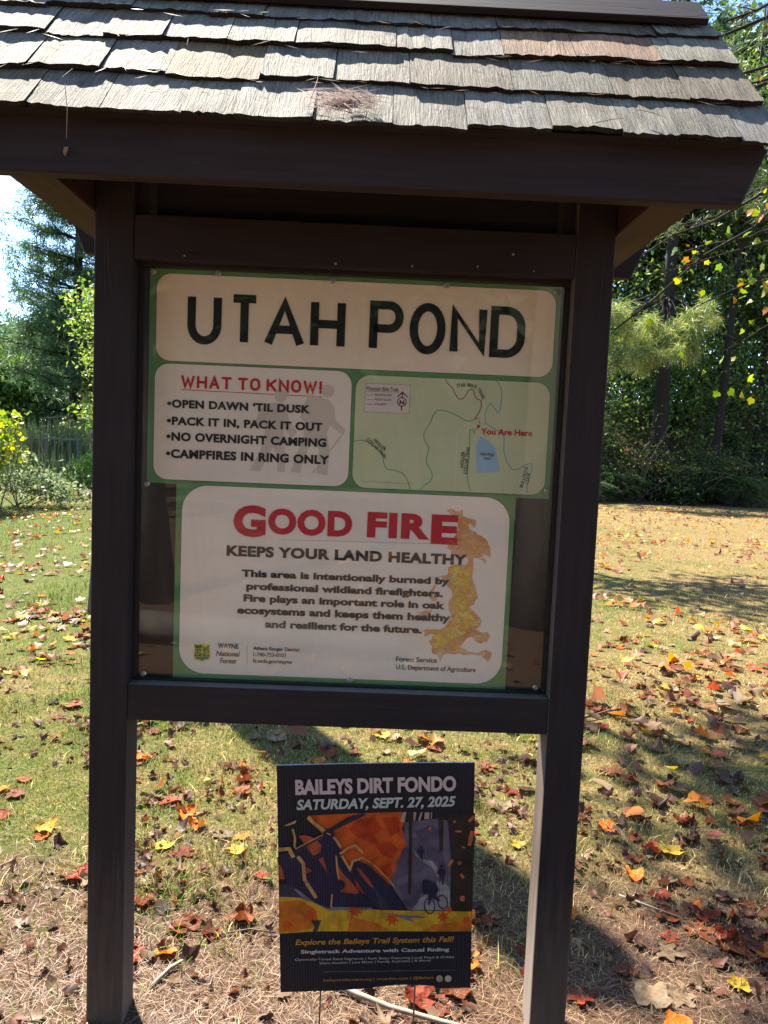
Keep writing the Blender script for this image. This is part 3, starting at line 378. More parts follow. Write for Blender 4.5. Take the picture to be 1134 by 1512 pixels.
 ('poly', 'navy', [(0.148, 0.0262), (0.1634, 0.0259), (0.1674, 0.0134), (0.161, 0.0122), (0.162, -0.014), (0.1575, -0.0139), (0.1559, 0.0068), (0.1542, -0.0069), (0.1503, -0.0068), (0.1508, 0.0124), (0.1443, 0.0139)], 0),
 ('ring', 'navy', [(0.1406, -0.067), (0.1407, -0.0729), (0.1398, -0.0783), (0.138, -0.0829), (0.1353, -0.0863), (0.1321, -0.0883), (0.1286, -0.0886), (0.1251, -0.0872), (0.1218, -0.0843), (0.1191, -0.0801), (0.1171, -0.0749), (0.116, -0.0692), (0.1159, -0.0633), (0.1168, -0.0579), (0.1187, -0.0533), (0.1213, -0.0499), (0.1245, -0.048), (0.128, -0.0477), (0.1315, -0.049), (0.1347, -0.0519), (0.1375, -0.0561), (0.1395, -0.0613)], 0.0028),
 ('ring', 'navy', [(0.1708, -0.0568), (0.1713, -0.0617), (0.1709, -0.0664), (0.1695, -0.0706), (0.1674, -0.0737), (0.1646, -0.0757), (0.1614, -0.0764), (0.1581, -0.0756), (0.1549, -0.0735), (0.1521, -0.0702), (0.1498, -0.066), (0.1484, -0.0612), (0.1479, -0.0563), (0.1484, -0.0516), (0.1497, -0.0475), (0.1519, -0.0443), (0.1546, -0.0423), (0.1578, -0.0417), (0.1611, -0.0425), (0.1643, -0.0446), (0.1671, -0.0478), (0.1694, -0.052)], 0.0028),
 ('poly', 'navy', [(0.1097, -0.0047), (0.12, 0.0001), (0.1429, -0.0115), (0.1502, -0.026), (0.1432, -0.0412), (0.1553, -0.0569), (0.1482, -0.0567), (0.1338, -0.0461), (0.1283, -0.0666), (0.1245, -0.0654), (0.1266, -0.0383), (0.1123, -0.038), (0.1098, -0.0251)], 0),
 ('poly', 'navy', [(0.1239, -0.0076), (0.123, -0.0114), (0.1204, -0.0141), (0.1168, -0.0151), (0.1133, -0.014), (0.1107, -0.0111), (0.1097, -0.0073), (0.1106, -0.0035), (0.1132, -0.0007), (0.1167, 0.0002), (0.1203, -0.0009), (0.1229, -0.0037)], 0),
 ('line', 'grey', [(-0.1279, -0.2356), (0.1913, -0.2389)], 0.0012),
 ('poly', 'cream2', [(0.1626, -0.2609), (0.1623, -0.2634), (0.1614, -0.2657), (0.1599, -0.2676), (0.1579, -0.269), (0.1557, -0.2696), (0.1533, -0.2696), (0.1511, -0.2688), (0.1491, -0.2674), (0.1475, -0.2654), (0.1465, -0.263), (0.1462, -0.2605), (0.1465, -0.258), (0.1474, -0.2557), (0.1489, -0.2538), (0.1509, -0.2524), (0.1531, -0.2518), (0.1555, -0.2518), (0.1577, -0.2526), (0.1597, -0.254), (0.1612, -0.256), (0.1622, -0.2584)], 0),
 ('poly', 'cream2', [(0.1839, -0.2614), (0.1836, -0.264), (0.1826, -0.2663), (0.1811, -0.2682), (0.1792, -0.2695), (0.1769, -0.2702), (0.1746, -0.2701), (0.1724, -0.2693), (0.1704, -0.2679), (0.1688, -0.2659), (0.1678, -0.2636), (0.1674, -0.261), (0.1677, -0.2585), (0.1687, -0.2562), (0.1702, -0.2543), (0.1721, -0.253), (0.1744, -0.2523), (0.1767, -0.2524), (0.179, -0.2531), (0.1809, -0.2546), (0.1825, -0.2565), (0.1835, -0.2589)], 0),
]
YTEXTS=[
 ('BAILEYS DIRT FONDO', -0.1887, 0.2191, 0.1878, 0.223, 0.0378, 'poster'),
 ('SATURDAY, SEPT. 27, 2025', -0.1868, 0.1817, 0.1874, 0.1849, 0.0258, 'posteri'),
 ('Explore the Baileys Trail System this Fall!', -0.1937, -0.1636, 0.1888, -0.1638, 0.0146, 'orangei'),
 ('Singletrack Adventure with Casual Riding', -0.1811, -0.1862, 0.1771, -0.1881, 0.0095, 'whiteb'),
 ('Optionally-Timed Race Segments | Rest Stops Featuring Local Food & Drinks', -0.1956, -0.2046, 0.1894, -0.2067, 0.006, 'white'),
 ('Silent Auction | Live Music | Family Activities | & More!', -0.1373, -0.2155, 0.1332, -0.2143, 0.006, 'white'),
 ('baileystrailsystem.org | orcoohio.com | @Baileys', -0.1271, -0.2614, 0.1399, -0.2608, 0.0073, 'orange'),
]


# ---------------------------------------------------------------- lettering tools
def arc(cx, cy, rx, ry, a0, a1, n=12):
    return [(cx + rx * math.cos(R(a0 + (a1 - a0) * i / n)), cy + ry * math.sin(R(a0 + (a1 - a0) * i / n))) for i in range(n + 1)]
GL = {
 'A': [[(0, 0), (.5, 1), (1, 0)], [(.18, .33), (.82, .33)]],
 'B': [[(.05, 0), (0, 0), (0, 1), (.05, 1)], [(0, 1), (.55, 1)] + arc(.6, .77, .34, .23, 90, -90) + [(0, .54)], [(.5, .54)] + arc(.62, .27, .38, .27, 90, -90) + [(0, 0)]],
 'D': [[(0, 0), (0, 1), (.45, 1)] + arc(.45, .62, .55, .38, 90, 0) + arc(.45, .38, .55, .38, 0, -90) + [(0, 0)]],
 'E': [[(1, 1), (0, 1), (0, 0), (1, 0)], [(0, .52), (.85, .52)]],
 'F': [[(1, 1), (0, 1), (0, 0)], [(0, .5), (.85, .5)]],
 'H': [[(0, 0), (0, 1)], [(1, 0), (1, 1)], [(0, .5), (1, .5)]],
 'I': [[(.5, 0), (.5, 1)]],
 'K': [[(0, 0), (0, 1)], [(1, 1), (.03, .42)], [(.3, .6), (1, 0)]],
 'L': [[(0, 1), (0, 0), (1, 0)]],
 'N': [[(0, 0), (0, 1), (1, 0), (1, 1)]],
 'O': [arc(.5, .62, .5, .38, 180, 0) + arc(.5, .38, .5, .38, 0, -180) + [(0, .62)]],
 'o': [arc(.5, .5, .5, .5, 180, -180, 28)],
 'P': [[(0, 0), (0, 1), (.55, 1)] + arc(.6, .73, .4, .27, 90, -90) + [(0, .46)]],
 'R': [[(0, 0), (0, 1), (.55, 1)] + arc(.6, .74, .4, .26, 90, -90) + [(0, .48)], [(.5, .48), (1, 0)]],
 'S': [arc(.5, .75, .46, .25, 20, 180) + arc(.5, .73, .46, .21, 180, 250, 6) + arc(.5, .29, .5, .25, 70, 0, 6) + arc(.5, .26, .5, .26, 0, -160)],
 'T': [[(0, 1), (1, 1)], [(.5, 1), (.5, 0)]],
 'U': [[(0, 1), (0, .36)] + arc(.5, .36, .5, .36, 180, 360, 16) + [(1, 1)]],
 'W': [[(0, 1), (.26, 0), (.5, .8), (.74, 0), (1, 1)]],
 'Y': [[(0, 1), (.5, .42), (1, 1)], [(.5, .45), (.5, 0)]],
 '2': [arc(.5, .72, .48, .28, 165, -10) + [(.85, .5), (.02, 0), (1, 0)]],
 '7': [[(0, 1), (1, 1), (.35, 0)]],
 '0': [arc(.5, .64, .48, .36, 180, 0) + arc(.5, .36, .48, .36, 0, -180) + [(.02, .64)]],
 '5': [[(.92, 1), (.1, 1), (.06, .52)] + arc(.48, .32, .48, .32, 140, -155)],
 ',': [[(.5, .09), (.25, -.17)]], '.': [[(.5, .0), (.5, .09)]], '!': [[(.5, .32), (.5, 1)], [(.5, 0), (.5, .06)]],
}
GW = {'I': .02, ',': .12, '.': .08, '!': .06, 'W': 1.45, 'L': .82, 'F': .85, 'E': .86, 'T': .98}
def stroke_faces(pts, t, closed=False):
    P = [np.array(pts[0], float)]
    for p in pts[1:]:
        if math.hypot(p[0] - P[-1][0], p[1] - P[-1][1]) > t * .02: P.append(np.array(p, float))
    n = len(P); Lf = []; Rt = []
    for i in range(n):
        a = P[i - 1] if i > 0 else (P[-2] if closed else None); b = P[i + 1] if i < n - 1 else (P[1] if closed else None)
        d1 = (P[i] - a) if a is not None else (b - P[i]); d2 = (b - P[i]) if b is not None else (P[i] - a)
        d1 = d1 / (np.hypot(*d1) + 1e-12); d2 = d2 / (np.hypot(*d2) + 1e-12)
        n1 = np.array([-d1[1], d1[0]]); n2 = np.array([-d2[1], d2[0]]); m = n1 + n2; q = np.hypot(*m)
        m = m / q if q > 1e-6 else n1
        k = min(1 / max(m @ n1, .3), 2.4) * t / 2
        Lf.append(P[i] + m * k); Rt.append(P[i] - m * k)
    V = Lf + Rt; F = [(i, i + 1, n + i + 1, n + i) for i in range(n - 1)]
    return [tuple(v) for v in V], F
def stroke_text(txt, p0, p1, cap, t, wid=.55, gap=.42, space=.5, shear=0.0, roundcap=False):
    """letters drawn as strokes; returns list of (verts, faces) in sign coordinates, one per stroke"""
    Lx = math.hypot(p1[0] - p0[0], p1[1] - p0[1]); ch_ = txt.replace(' ', ''); ws = [wid * GW.get(c, 1.0) for c in ch_]; n = len(ch_)
    sx = max((Lx - n * t - (n - 1 - txt.count(' ')) * gap * cap - txt.count(' ') * space * cap) / sum(ws), .004); x = 0; lay = []
    for q, c in enumerate(txt):
        if c == ' ': x += space * cap - gap * cap; continue
        lay.append((c, x, wid * GW.get(c, 1.0))); x += wid * GW.get(c, 1.0) * sx + t + gap * cap
    u = ((p1[0] - p0[0]) / Lx, (p1[1] - p0[1]) / Lx); hh = cap - t; res = []
    for ch, gx, w in lay:
        for st in GL[ch]:
            pts = [(gx + px * w * sx + t / 2, py * hh + t / 2) for px, py in st]
            closed = math.hypot(pts[0][0] - pts[-1][0], pts[0][1] - pts[-1][1]) < 1e-6
            V, F = stroke_faces(pts, t, closed)
            sets = [(V, F)]
            if roundcap and not closed:
                for e in (pts[0], pts[-1]):
                    sets.append(([(e[0] + math.cos(k * PI / 6) * t / 2, e[1] + math.sin(k * PI / 6) * t / 2) for k in range(12)], [tuple(range(12))]))
            for V, F in sets:
                if ch != ',' and not roundcap: V = [(a, min(max(b, 0), cap)) for a, b in V]
                V = [(a + shear * b, b) for a, b in V]
                res.append(([(p0[0] + u[0] * a - u[1] * b, p0[1] + u[1] * a + u[0] * b) for a, b in V], F))
    return res
# filled lettering: every line becomes a text curve once, its mesh is read back, then the curves are removed
STY = {'black': (.047, 0), 'black2': (.042, 0), 'thin': (0, 0), 'semi': (.012, 0), 'bold': (.028, 0), 'italic': (0, .25), 'heavy': (.05, 0), 'script': (.014, .22), 'gold': (.03, 0),
       'poster': (.044, 0), 'posteri': (.036, .2), 'orangei': (.028, .2), 'whiteb': (.026, 0), 'white': (.012, 0), 'orange': (.012, 0)}
def bfont_all(items):
    tmp = []
    for txt, sty in items + [('H', 'thin')]:
        c = bpy.data.curves.new('txt', 'FONT'); c.body = txt; c.offset = STY[sty][0]; c.shear = STY[sty][1]; c.resolution_u = 4
        if sty == 'heavy' or sty == 'black': c.space_character = 1.08
        o = bpy.data.objects.new('txt', c); COL.objects.link(o); tmp.append(o)
    bpy.context.view_layer.update(); dg = bpy.context.evaluated_depsgraph_get(); out = []
    for o in tmp:
        e = o.evaluated_get(dg); me = e.to_mesh()
        out.append(([tuple(v.co[:2]) for v in me.vertices], [tuple(p.vertices) for p in me.polygons])); e.to_mesh_clear()
    for o in tmp:
        c = o.data; bpy.data.objects.remove(o); bpy.data.curves.remove(c)
    hcap = max(v[1] for v in out[-1][0])
    return out[:-1], hcap
ALLT = [(t[1], t[7]) for t in TEXTS if t[7] in STY] + [(t[0], t[6]) for t in YTEXTS if t[6] in STY]
_m, HCAP = bfont_all(ALLT); TM = dict(zip(ALLT, _m))
def bfont_text(txt, sty, p0, p1, cap):
    V, F = TM[(txt, sty)]; x0 = min(v[0] for v in V); x1 = max(v[0] for v in V)
    off = STY[sty][0]; Lx = math.hypot(p1[0] - p0[0], p1[1] - p0[1]); sx = Lx / (x1 - x0); sy = cap / (HCAP + 2 * off)
    u = ((p1[0] - p0[0]) / Lx, (p1[1] - p0[1]) / Lx)
    return [([(p0[0] + u[0] * (v[0] - x0) * sx - u[1] * (v[1] + off) * sy, p0[1] + u[1] * (v[0] - x0) * sx + u[0] * (v[1] + off) * sy) for v in V], F)]
def lay_flat(mb, sets, y, mi=0, step=.00002):       # put flat sign art on a plane y (front faces -y)
    for k, (V, F) in enumerate(sets):
        vs = [(v[0], y - step * k, v[1]) for v in V]; fs = []
        for f in F:
            a = sum(V[f[i]][0] * V[f[(i + 1) % len(f)]][1] - V[f[(i + 1) % len(f)]][0] * V[f[i]][1] for i in range(len(f)))
            fs.append(tuple(f) if a > 0 else tuple(reversed(f)))
        mb.add(vs, fs, mi)
def rrect(x0, z0, x1, z1, r, n=8):
    return arc(x1 - r, z1 - r, r, r, 0, 90, n) + arc(x0 + r, z1 - r, r, r, 90, 180, n) + arc(x0 + r, z0 + r, r, r, 180, 270, n) + arc(x1 - r, z0 + r, r, r, 270, 360, n)

# ---------------------------------------------------------------- information kiosk
def build_kiosk():
    root = empty('information_kiosk')
    tag(root, 'dark brown wooden trail kiosk with a grey shake roof on two posts', 'information kiosk')
    for s in (-1, 1):
        m = MB(); a, b = sorted((s * .505, s * .5945)); m.box(a, b, 0, .09, -.3, 2.12); m.m[5 if s > 0 else 3] = 1 if s > 0 else 0; m.build('post', [M_post, M_post_sunlit], root, bevel=.004)  # inner face of the right post gets the stain with painted sunlight
    m = MB(); m.box(-.5045, .5045, .002, .09, 1.857, 1.957); top = m.build('top_rail', M_railx, root, bevel=.003)
    m = MB(); m.box(-.5045, .5045, .002, .09, .777, .866); m.m[1] = 1; m.build('bottom_rail', [M_railx, plain('dusty_skylit_ledge', (.13, .125, .12), .6)], root, bevel=.003)  # rail top paler: dust, plus sky reflection put into the colour
    stw = plain('staple_wire', (.5, .48, .45), .4, .6)
    for x, z, r in ((-.39, 1.868, .0022), (-.045, 1.866, .003), (.13, 1.868, .0028), (.28, 1.874, .0022), (.36, 1.905, .003), (.41, 1.87, .0016)):
        m = MB(); m.add([(x + math.cos(k * PI / 4) * r, .0012, z + math.sin(k * PI / 4) * r) for k in range(8)] + [(x + math.cos(k * PI / 4) * r, .003, z + math.sin(k * PI / 4) * r) for k in range(8)],
              [tuple(range(8))[::-1]] + [(k, (k + 1) % 8, (k + 1) % 8 + 8, k + 8) for k in range(8)])
        m.build('staple', stw, top)
    m = MB(); m.box(-.5045, .5045, .0565, .07, .8665, 1.8565); m.build('backing_board', M_board, root)
    m = MB()
    for x0, x1, z0, z1 in ((-.5043, -.4965, .8667, 1.8563), (.4965, .5043, .8667, 1.8563), (-.4964, .4964, .8667, .871), (-.4964, .4964, 1.8485, 1.8563)): m.box(x0, x1, .034, .0563, z0, z1)
    m.build('frame_trim', M_trim, root)
    # clear cover sheet: a real slab, mostly see-through with a polished reflecting face and faint wipe streaks
    g, N, L, B = newmat('acrylic_sheet'); N.remove(B)
    tr = N.new('ShaderNodeBsdfTransparent'); gl = N.new('ShaderNodeBsdfGlossy'); gl.inputs['Roughness'].default_value = .015
    lw = N.new('ShaderNodeLayerWeight'); lw.inputs['Blend'].default_value = .25
    f1 = N.new('ShaderNodeMath'); f1.operation = 'MULTIPLY_ADD'; f1.inputs[1].default_value = .25; f1.inputs[2].default_value = .036; L.new(lw.outputs['Facing'], f1.inputs[0])
    mix = N.new('ShaderNodeMixShader'); L.new(f1.outputs[0], mix.inputs['Fac']); L.new(tr.outputs[0], mix.inputs[1]); L.new(gl.outputs[0], mix.inputs[2])
    df = N.new('ShaderNodeBsdfDiffuse'); df.inputs['Color'].default_value = (.75, .73, .7, 1)
    t = N.new('ShaderNodeTexCoord'); mp = N.new('ShaderNodeMapping'); mp.inputs['Scale'].default_value = (26, 1, 1.3); nn = N.new('ShaderNodeTexNoise'); nn.inputs['Scale'].default_value = 2.2; nn.inputs['Detail'].default_value = 5
    mpb = N.new('ShaderNodeMapping'); mpb.inputs['Rotation'].default_value = (0, .12, 0); L.new(t.outputs['Object'], mpb.inputs['Vector'])
    L.new(mpb.outputs['Vector'], mp.inputs['Vector']); L.new(mp.outputs['Vector'], nn.inputs['Vector'])
    rr = ramp(N, [(.5, (.003, .003, .003)), (.9, (.022, .022, .022))]); L.new(nn.outputs['Fac'], rr.inputs['Fac'])
    mix2 = N.new('ShaderNodeMixShader'); L.new(rr.outputs['Color'], mix2.inputs['Fac']); L.new(mix.outputs[0], mix2.inputs[1]); L.new(df.outputs[0], mix2.inputs[2])
    L.new(mix2.outputs[0], N['Material Output'].inputs['Surface'])
    m = MB(); m.box(-.4955, .4955, .046, .0498, .872, 1.8475); acr = m.build('clear_cover', g, root)
    for x, z in SCREWS:
        m = MB()
        for r, y0, y1 in ((.0075, .0445, .0459), (.0042, .0425, .0445)):
            n = 12
            m.add([(x + math.cos(k * 2 * PI / n) * r, y1, z + math.sin(k * 2 * PI / n) * r) for k in range(n)] + [(x + math.cos(k * 2 * PI / n) * r * .8, y0, z + math.sin(k * 2 * PI / n) * r * .8) for k in range(n)],
                  [(k, (k + 1) % n, (k + 1) % n + n, k + n)[::-1] for k in range(n)] + [tuple(range(n, 2 * n))])
        m.build('screw', M_metal, acr)
    # nailers beside the posts above the rail
    for s in (-1, 1):
        m = MB(); a, b = sorted((s * .478, s * .5043)); m.box(a, b, .03, .088, 1.9573, 2.1); m.build('nailer', M_railx, root)
    # side beams from front to rear fascia
    for s in (-1, 1):
        m = MB(); a, b = sorted((s * .5953, s * .689)); m.box(a, b, -.253, .343, 1.959, 2.028); m.build('side_beam', M_beamy, root, bevel=.003)
        m = MB(); a, b = sorted((s * .66, s * .688)); m.prism_x([(-.25, 2.0285), (.34, 2.0285), (.045, 2.385)], a, b); m.build('gable_board', M_railx, root)
    for y0, y1 in ((-.29, -.254), (.344, .38)):
        m = MB(); m.prism_y([(-.745, 1.943), (.745, 1.943), (.79, 2.05), (-.79, 2.05)], y0, y1); m.build('fascia', M_fascia, root, bevel=.004)
    # roof: deck, shakes, ridge cap
    S = 1.15; ln = math.hypot(1, S); d = np.array([0, 1 / ln, S / ln]); nn_ = np.array([0, -S / ln, 1 / ln])
    E0 = np.array([0, -.32, 2.04]); full = .365 * ln
    for s in (1, -1):
        m = MB(); a = E0 + d * .022 - nn_ * .003; b = E0 + d * full - nn_ * .003; c = np.array([0, .045, b[2] - .03]); e = a - nn_ * .018 + d * .003
        pts = [(p[1], p[2]) for p in (a, b, c, e)]
        if s < 0: pts = [(.09 - y, z) for y, z in pts][::-1]
        m.prism_x(pts[::-1] if s > 0 else pts[::-1], -.775, .775); m.build('roof_deck', M_railx, root)
    sm, N, L, B = newmat('weathered_shakes')
    at = N.new('ShaderNodeAttribute'); at.attribute_name = 'Col'; uv = N.new('ShaderNodeUVMap')
    mp = N.new('ShaderNodeMapping'); mp.inputs['Scale'].default_value = (210, 16, 1); L.new(uv.outputs[0], mp.inputs['Vector'])
    n1 = N.new('ShaderNodeTexNoise'); n1.inputs['Scale'].default_value = 1; n1.inputs['Detail'].default_value = 6; n1.inputs['Roughness'].default_value = .65; n1.inputs['Distortion'].default_value = .8; L.new(mp.outputs[0], n1.inputs['Vector'])
    mp2 = N.new('ShaderNodeMapping'); mp2.inputs['Scale'].default_value = (14, 7, 1); L.new(uv.outputs[0], mp2.inputs['Vector'])
    n2 = N.new('ShaderNodeTexNoise'); n2.inputs['Scale'].default_value = 1.4; n2.inputs['Detail'].default_value = 6; L.new(mp2.outputs[0], n2.inputs['Vector'])
    r1 = ramp(N, [(.3, (.3, .28, .26)), (.48, (.85, .84, .82)), (.7, (1.2, 1.2, 1.2))]); L.new(n1.outputs['Fac'], r1.inputs['Fac'])
    r2 = ramp(N, [(.35, (.62, .6, .55)), (.62, (1.08, 1.08, 1.08))]); L.new(n2.outputs['Fac'], r2.inputs['Fac'])
    x1 = N.new('ShaderNodeMixRGB'); x1.blend_type = 'MULTIPLY'; x1.inputs['Fac'].default_value = 1; L.new(at.outputs['Color'], x1.inputs['Color1']); L.new(r1.outputs['Color'], x1.inputs['Color2'])
    x2 = N.new('ShaderNodeMixRGB'); x2.blend_type = 'MULTIPLY'; x2.inputs['Fac'].default_value = 1; L.new(x1.outputs['Color'], x2.inputs['Color1']); L.new(r2.outputs['Color'], x2.inputs['Color2'])
    L.new(x2.outputs['Color'], B.inputs['Base Color']); B.inputs['Roughness'].default_value = .8; B.inputs['Specular IOR Level'].default_value = .3
    bp = N.new('ShaderNodeBump'); bp.inputs['Strength'].default_value = .75; bp.inputs['Distance'].default_value = .005; L.new(n1.outputs['Fac'], bp.inputs['Height']); L.new(bp.outputs['Normal'], B.inputs['Normal'])
    rows = [0.0, .097 * ln, .195 * ln, .283 * ln]
    for s in (1, -1):
        V = []; F = []; UV = []; CC = []
        for k, v0 in enumerate(rows):
            x = -.80 - rnd.random() * .02
            xe = (.805, .797, .79, .782)[k]
            while x < xe - .03:
                w = rnd.choice((.105, .12, .14, .16, .185, .13)) * (.9 + .25 * rnd.random())
                if x + w > xe - .05: w = xe - x
                th = .011 + rnd.random() * .0065; jit = (rnd.random() - .5) * .02; Lh = min(.21, full - v0 - .012); tilt = (rnd.random() - .5) * .003; hump = (rnd.random() - .5) * .0045
                base = [(.29, .27, .245), (.265, .25, .22), (.33, .31, .29), (.255, .24, .205), (.29, .275, .262), (.275, .265, .215), (.24, .2, .155), (.22, .205, .18), (.2, .165, .125)][rnd.randrange(9)]
                if s == 1 and k == 2 and .36 < x + w / 2 < .56: base = (.34, .2, .125)
                if s == 1 and k == 1 and -.36 < x + w / 2 < -.2: base = (.28, .2, .11)
                base = tuple(q_ * f_ for q_, f_ in zip(base, (.82, .785, .73))); off = (rnd.random() * 9, rnd.random() * 9); skew = (rnd.random() - .5) * .5
                nu, nv = 12, 6; b = len(V); ph_ = rnd.random() * 6; ed = [rnd.gauss(0, .0013) + (.0011) * math.sin(ph_ + i_ * .55) for i_ in range(nu + 1)]; eh = [rnd.gauss(0, .0009) for _ in range(nu + 1)]
                for lay in (0, 1):
                    for j in range(nv + 1):
                        for i in range(nu + 1):
                            fx = i / nu; fv = j / nv
                            vv = v0 + jit + fv * (Lh - jit) + (1 - fv) * ed[i] * 1.2
                            h = th * (1 - fv) ** .9 + .001 + tilt * (fx - .5) * (1 - fv) * 2 + hump * math.sin(fx * PI) * (1 - fv) + (eh[i] * (1 - fv) if lay == 0 else 0) + rnd.gauss(0, .00018)
                            if lay: h = h - th * (1 - fv) ** .9 * .5 - .0008
                            p = E0 + d * vv + nn_ * h; V.append((x + .0006 + fx * (w - .0012), p[1] if s > 0 else .09 - p[1], p[2]))
                            UV.append((off[0] + fx * w + skew * fv * .05, off[1] + fv * Lh)); CC.append(base if lay == 0 else tuple(q_ * .35 for q_ in base))  # lower layer darker: butt shade put into the vertex colour
                q = (nu + 1); tot = q * (nv + 1)
                def fa(*f):
                    F.append(f if s > 0 else f[::-1])
                for j in range(nv):
                    for i in range(nu):
                        a = b + j * q + i; fa(a, a + 1, a + 1 + q, a + q); a2 = a + tot; fa(a2 + q, a2 + 1 + q, a2 + 1, a2)
                dk = tuple(q_ * .16 for q_ in base)  # butt and side edges: dark end grain plus shade painted into the colour
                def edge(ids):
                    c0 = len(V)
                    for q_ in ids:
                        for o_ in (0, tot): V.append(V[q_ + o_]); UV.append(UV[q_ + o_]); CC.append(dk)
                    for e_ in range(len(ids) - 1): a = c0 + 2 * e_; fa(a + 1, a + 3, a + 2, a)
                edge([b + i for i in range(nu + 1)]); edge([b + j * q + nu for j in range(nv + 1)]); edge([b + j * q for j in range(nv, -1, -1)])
                x += w
        o = np_mesh('shake_roofing', np.array(V), np.array(F), sm, np.array(CC), root)
        ul = o.data.uv_layers.new(name='UVMap'); vi = np.array(F).ravel(); ul.data.foreach_set('uv', np.array(UV)[vi].astype(np.float32).ravel())
    for s in (1, -1):
        m = MB(); a = np.array([0, -.008, 2.419]); top_ = np.array([0, .045, 2.419 + .053 * S])
        pts = [tuple(a[1:]), tuple(top_[1:]), tuple((top_ + [0, 0, .02])[1:]), tuple((a + nn_ * .015)[1:])]
        if s < 0: pts = [(.09 - y, z) for y, z in pts][::-1]
        m.prism_x(pts[::-1] if s > 0 else pts[::-1], -.775, .765); m.build('ridge_cap', M_railx, root, bevel=.002)
    return root
build_kiosk()

# ---------------------------------------------------------------- the two printed signs behind the cover
INK = {'red': (.6, .028, .045), 'black': (.03, .032, .036), 'navyink': (.012, .014, .018), 'ghost': (.72, .62, .505), 'road': (.75, .72, .6), 'pondblue': (.38, .56, .68), 'maroon': (.42, .035, .055),
       'green': (.16, .42, .18), 'teal': (.22, .45, .46), 'brown': (.4, .3, .22), 'white': (.78, .68, .6), 'grey': (.3, .3, .28), 'shieldgold': (.62, .48, .06), 'shieldgreen': (.07, .2, .07)}
IM = {k: print_mat('ink_' + k, v, .08) for k, v in INK.items()}
M_cream = print_mat('cream_print', (.95, .80, .61), .03); M_cream2 = print_mat('pale_print', (.94, .83, .70), .035); M_mapbg = print_mat('map_print', (.66, .68, .42), .05)
M_green = print_mat('green_print', (.13, .31, .12), .12); M_line = print_mat('outline_print', (.05, .06, .05), .1)
def flame_mat(name, a, b, c):
    m, N, L, B = newmat(name)
    t = N.new('ShaderNodeTexCoord'); n = N.new('ShaderNodeTexNoise'); n.inputs['Scale'].default_value = 28; n.inputs['Detail'].default_value = 5; n.inputs['Distortion'].default_value = .8
    r = ramp(N, [(.3, a), (.5, b), (.68, c)]); L.new(t.outputs['Object'], n.inputs['Vector']); L.new(n.outputs['Fac'], r.inputs['Fac']); L.new(r.outputs['Color'], B.inputs['Base Color'])
    n3 = N.new('ShaderNodeTexNoise'); n3.inputs['Scale'].default_value = 60; n3.inputs['Detail'].default_value = 6; n3.inputs['Roughness'].default_value = .65; n3.inputs['Distortion'].default_value = 1.2; L.new(t.outputs['Object'], n3.inputs['Vector'])
    ra = ramp(N, [(.3, (.1, .1, .1)), (.58, (1, 1, 1))]); L.new(n3.outputs['Fac'], ra.inputs['Fac']); L.new(ra.outputs['Color'], B.inputs['Alpha'])
    B.inputs['Roughness'].default_value = .6
    return m
IM['flame'] = flame_mat('ink_flame', (.87, .56, .3), (.86, .42, .13), (.8, .3, .06)); IM['flame2'] = flame_mat('ink_flame_core', (.88, .46, .06), (.92, .6, .08), (.95, .74, .22))
def panel_box(name, rect, y, mat, parent, r=.034):
    m = MB(); x0, z0, x1, z1 = rect; o = .0012
    m.prism_y(rrect(x0 - o, z0 - o, x1 + o, z1 + o, r + o), y + .0001, y + .0004, 0)
    m.prism_y(rrect(x0, z0, x1, z1, r), y - .0001, y + .0002, 1)
    return m.build(name, [M_line, mat], parent)
def sheet(name, rect, y0, y1, mat, parent):
    m = MB(); m.box(rect[0], rect[2], y0, y1, rect[1], rect[3]); return m.build(name, mat, parent)
_tb = [t for t in TEXTS if t[7] == 'big']; TZ = sum(t[3] + t[5] for t in _tb) / (2 * len(_tb)); TCAP = max(t[6] for t in _tb)
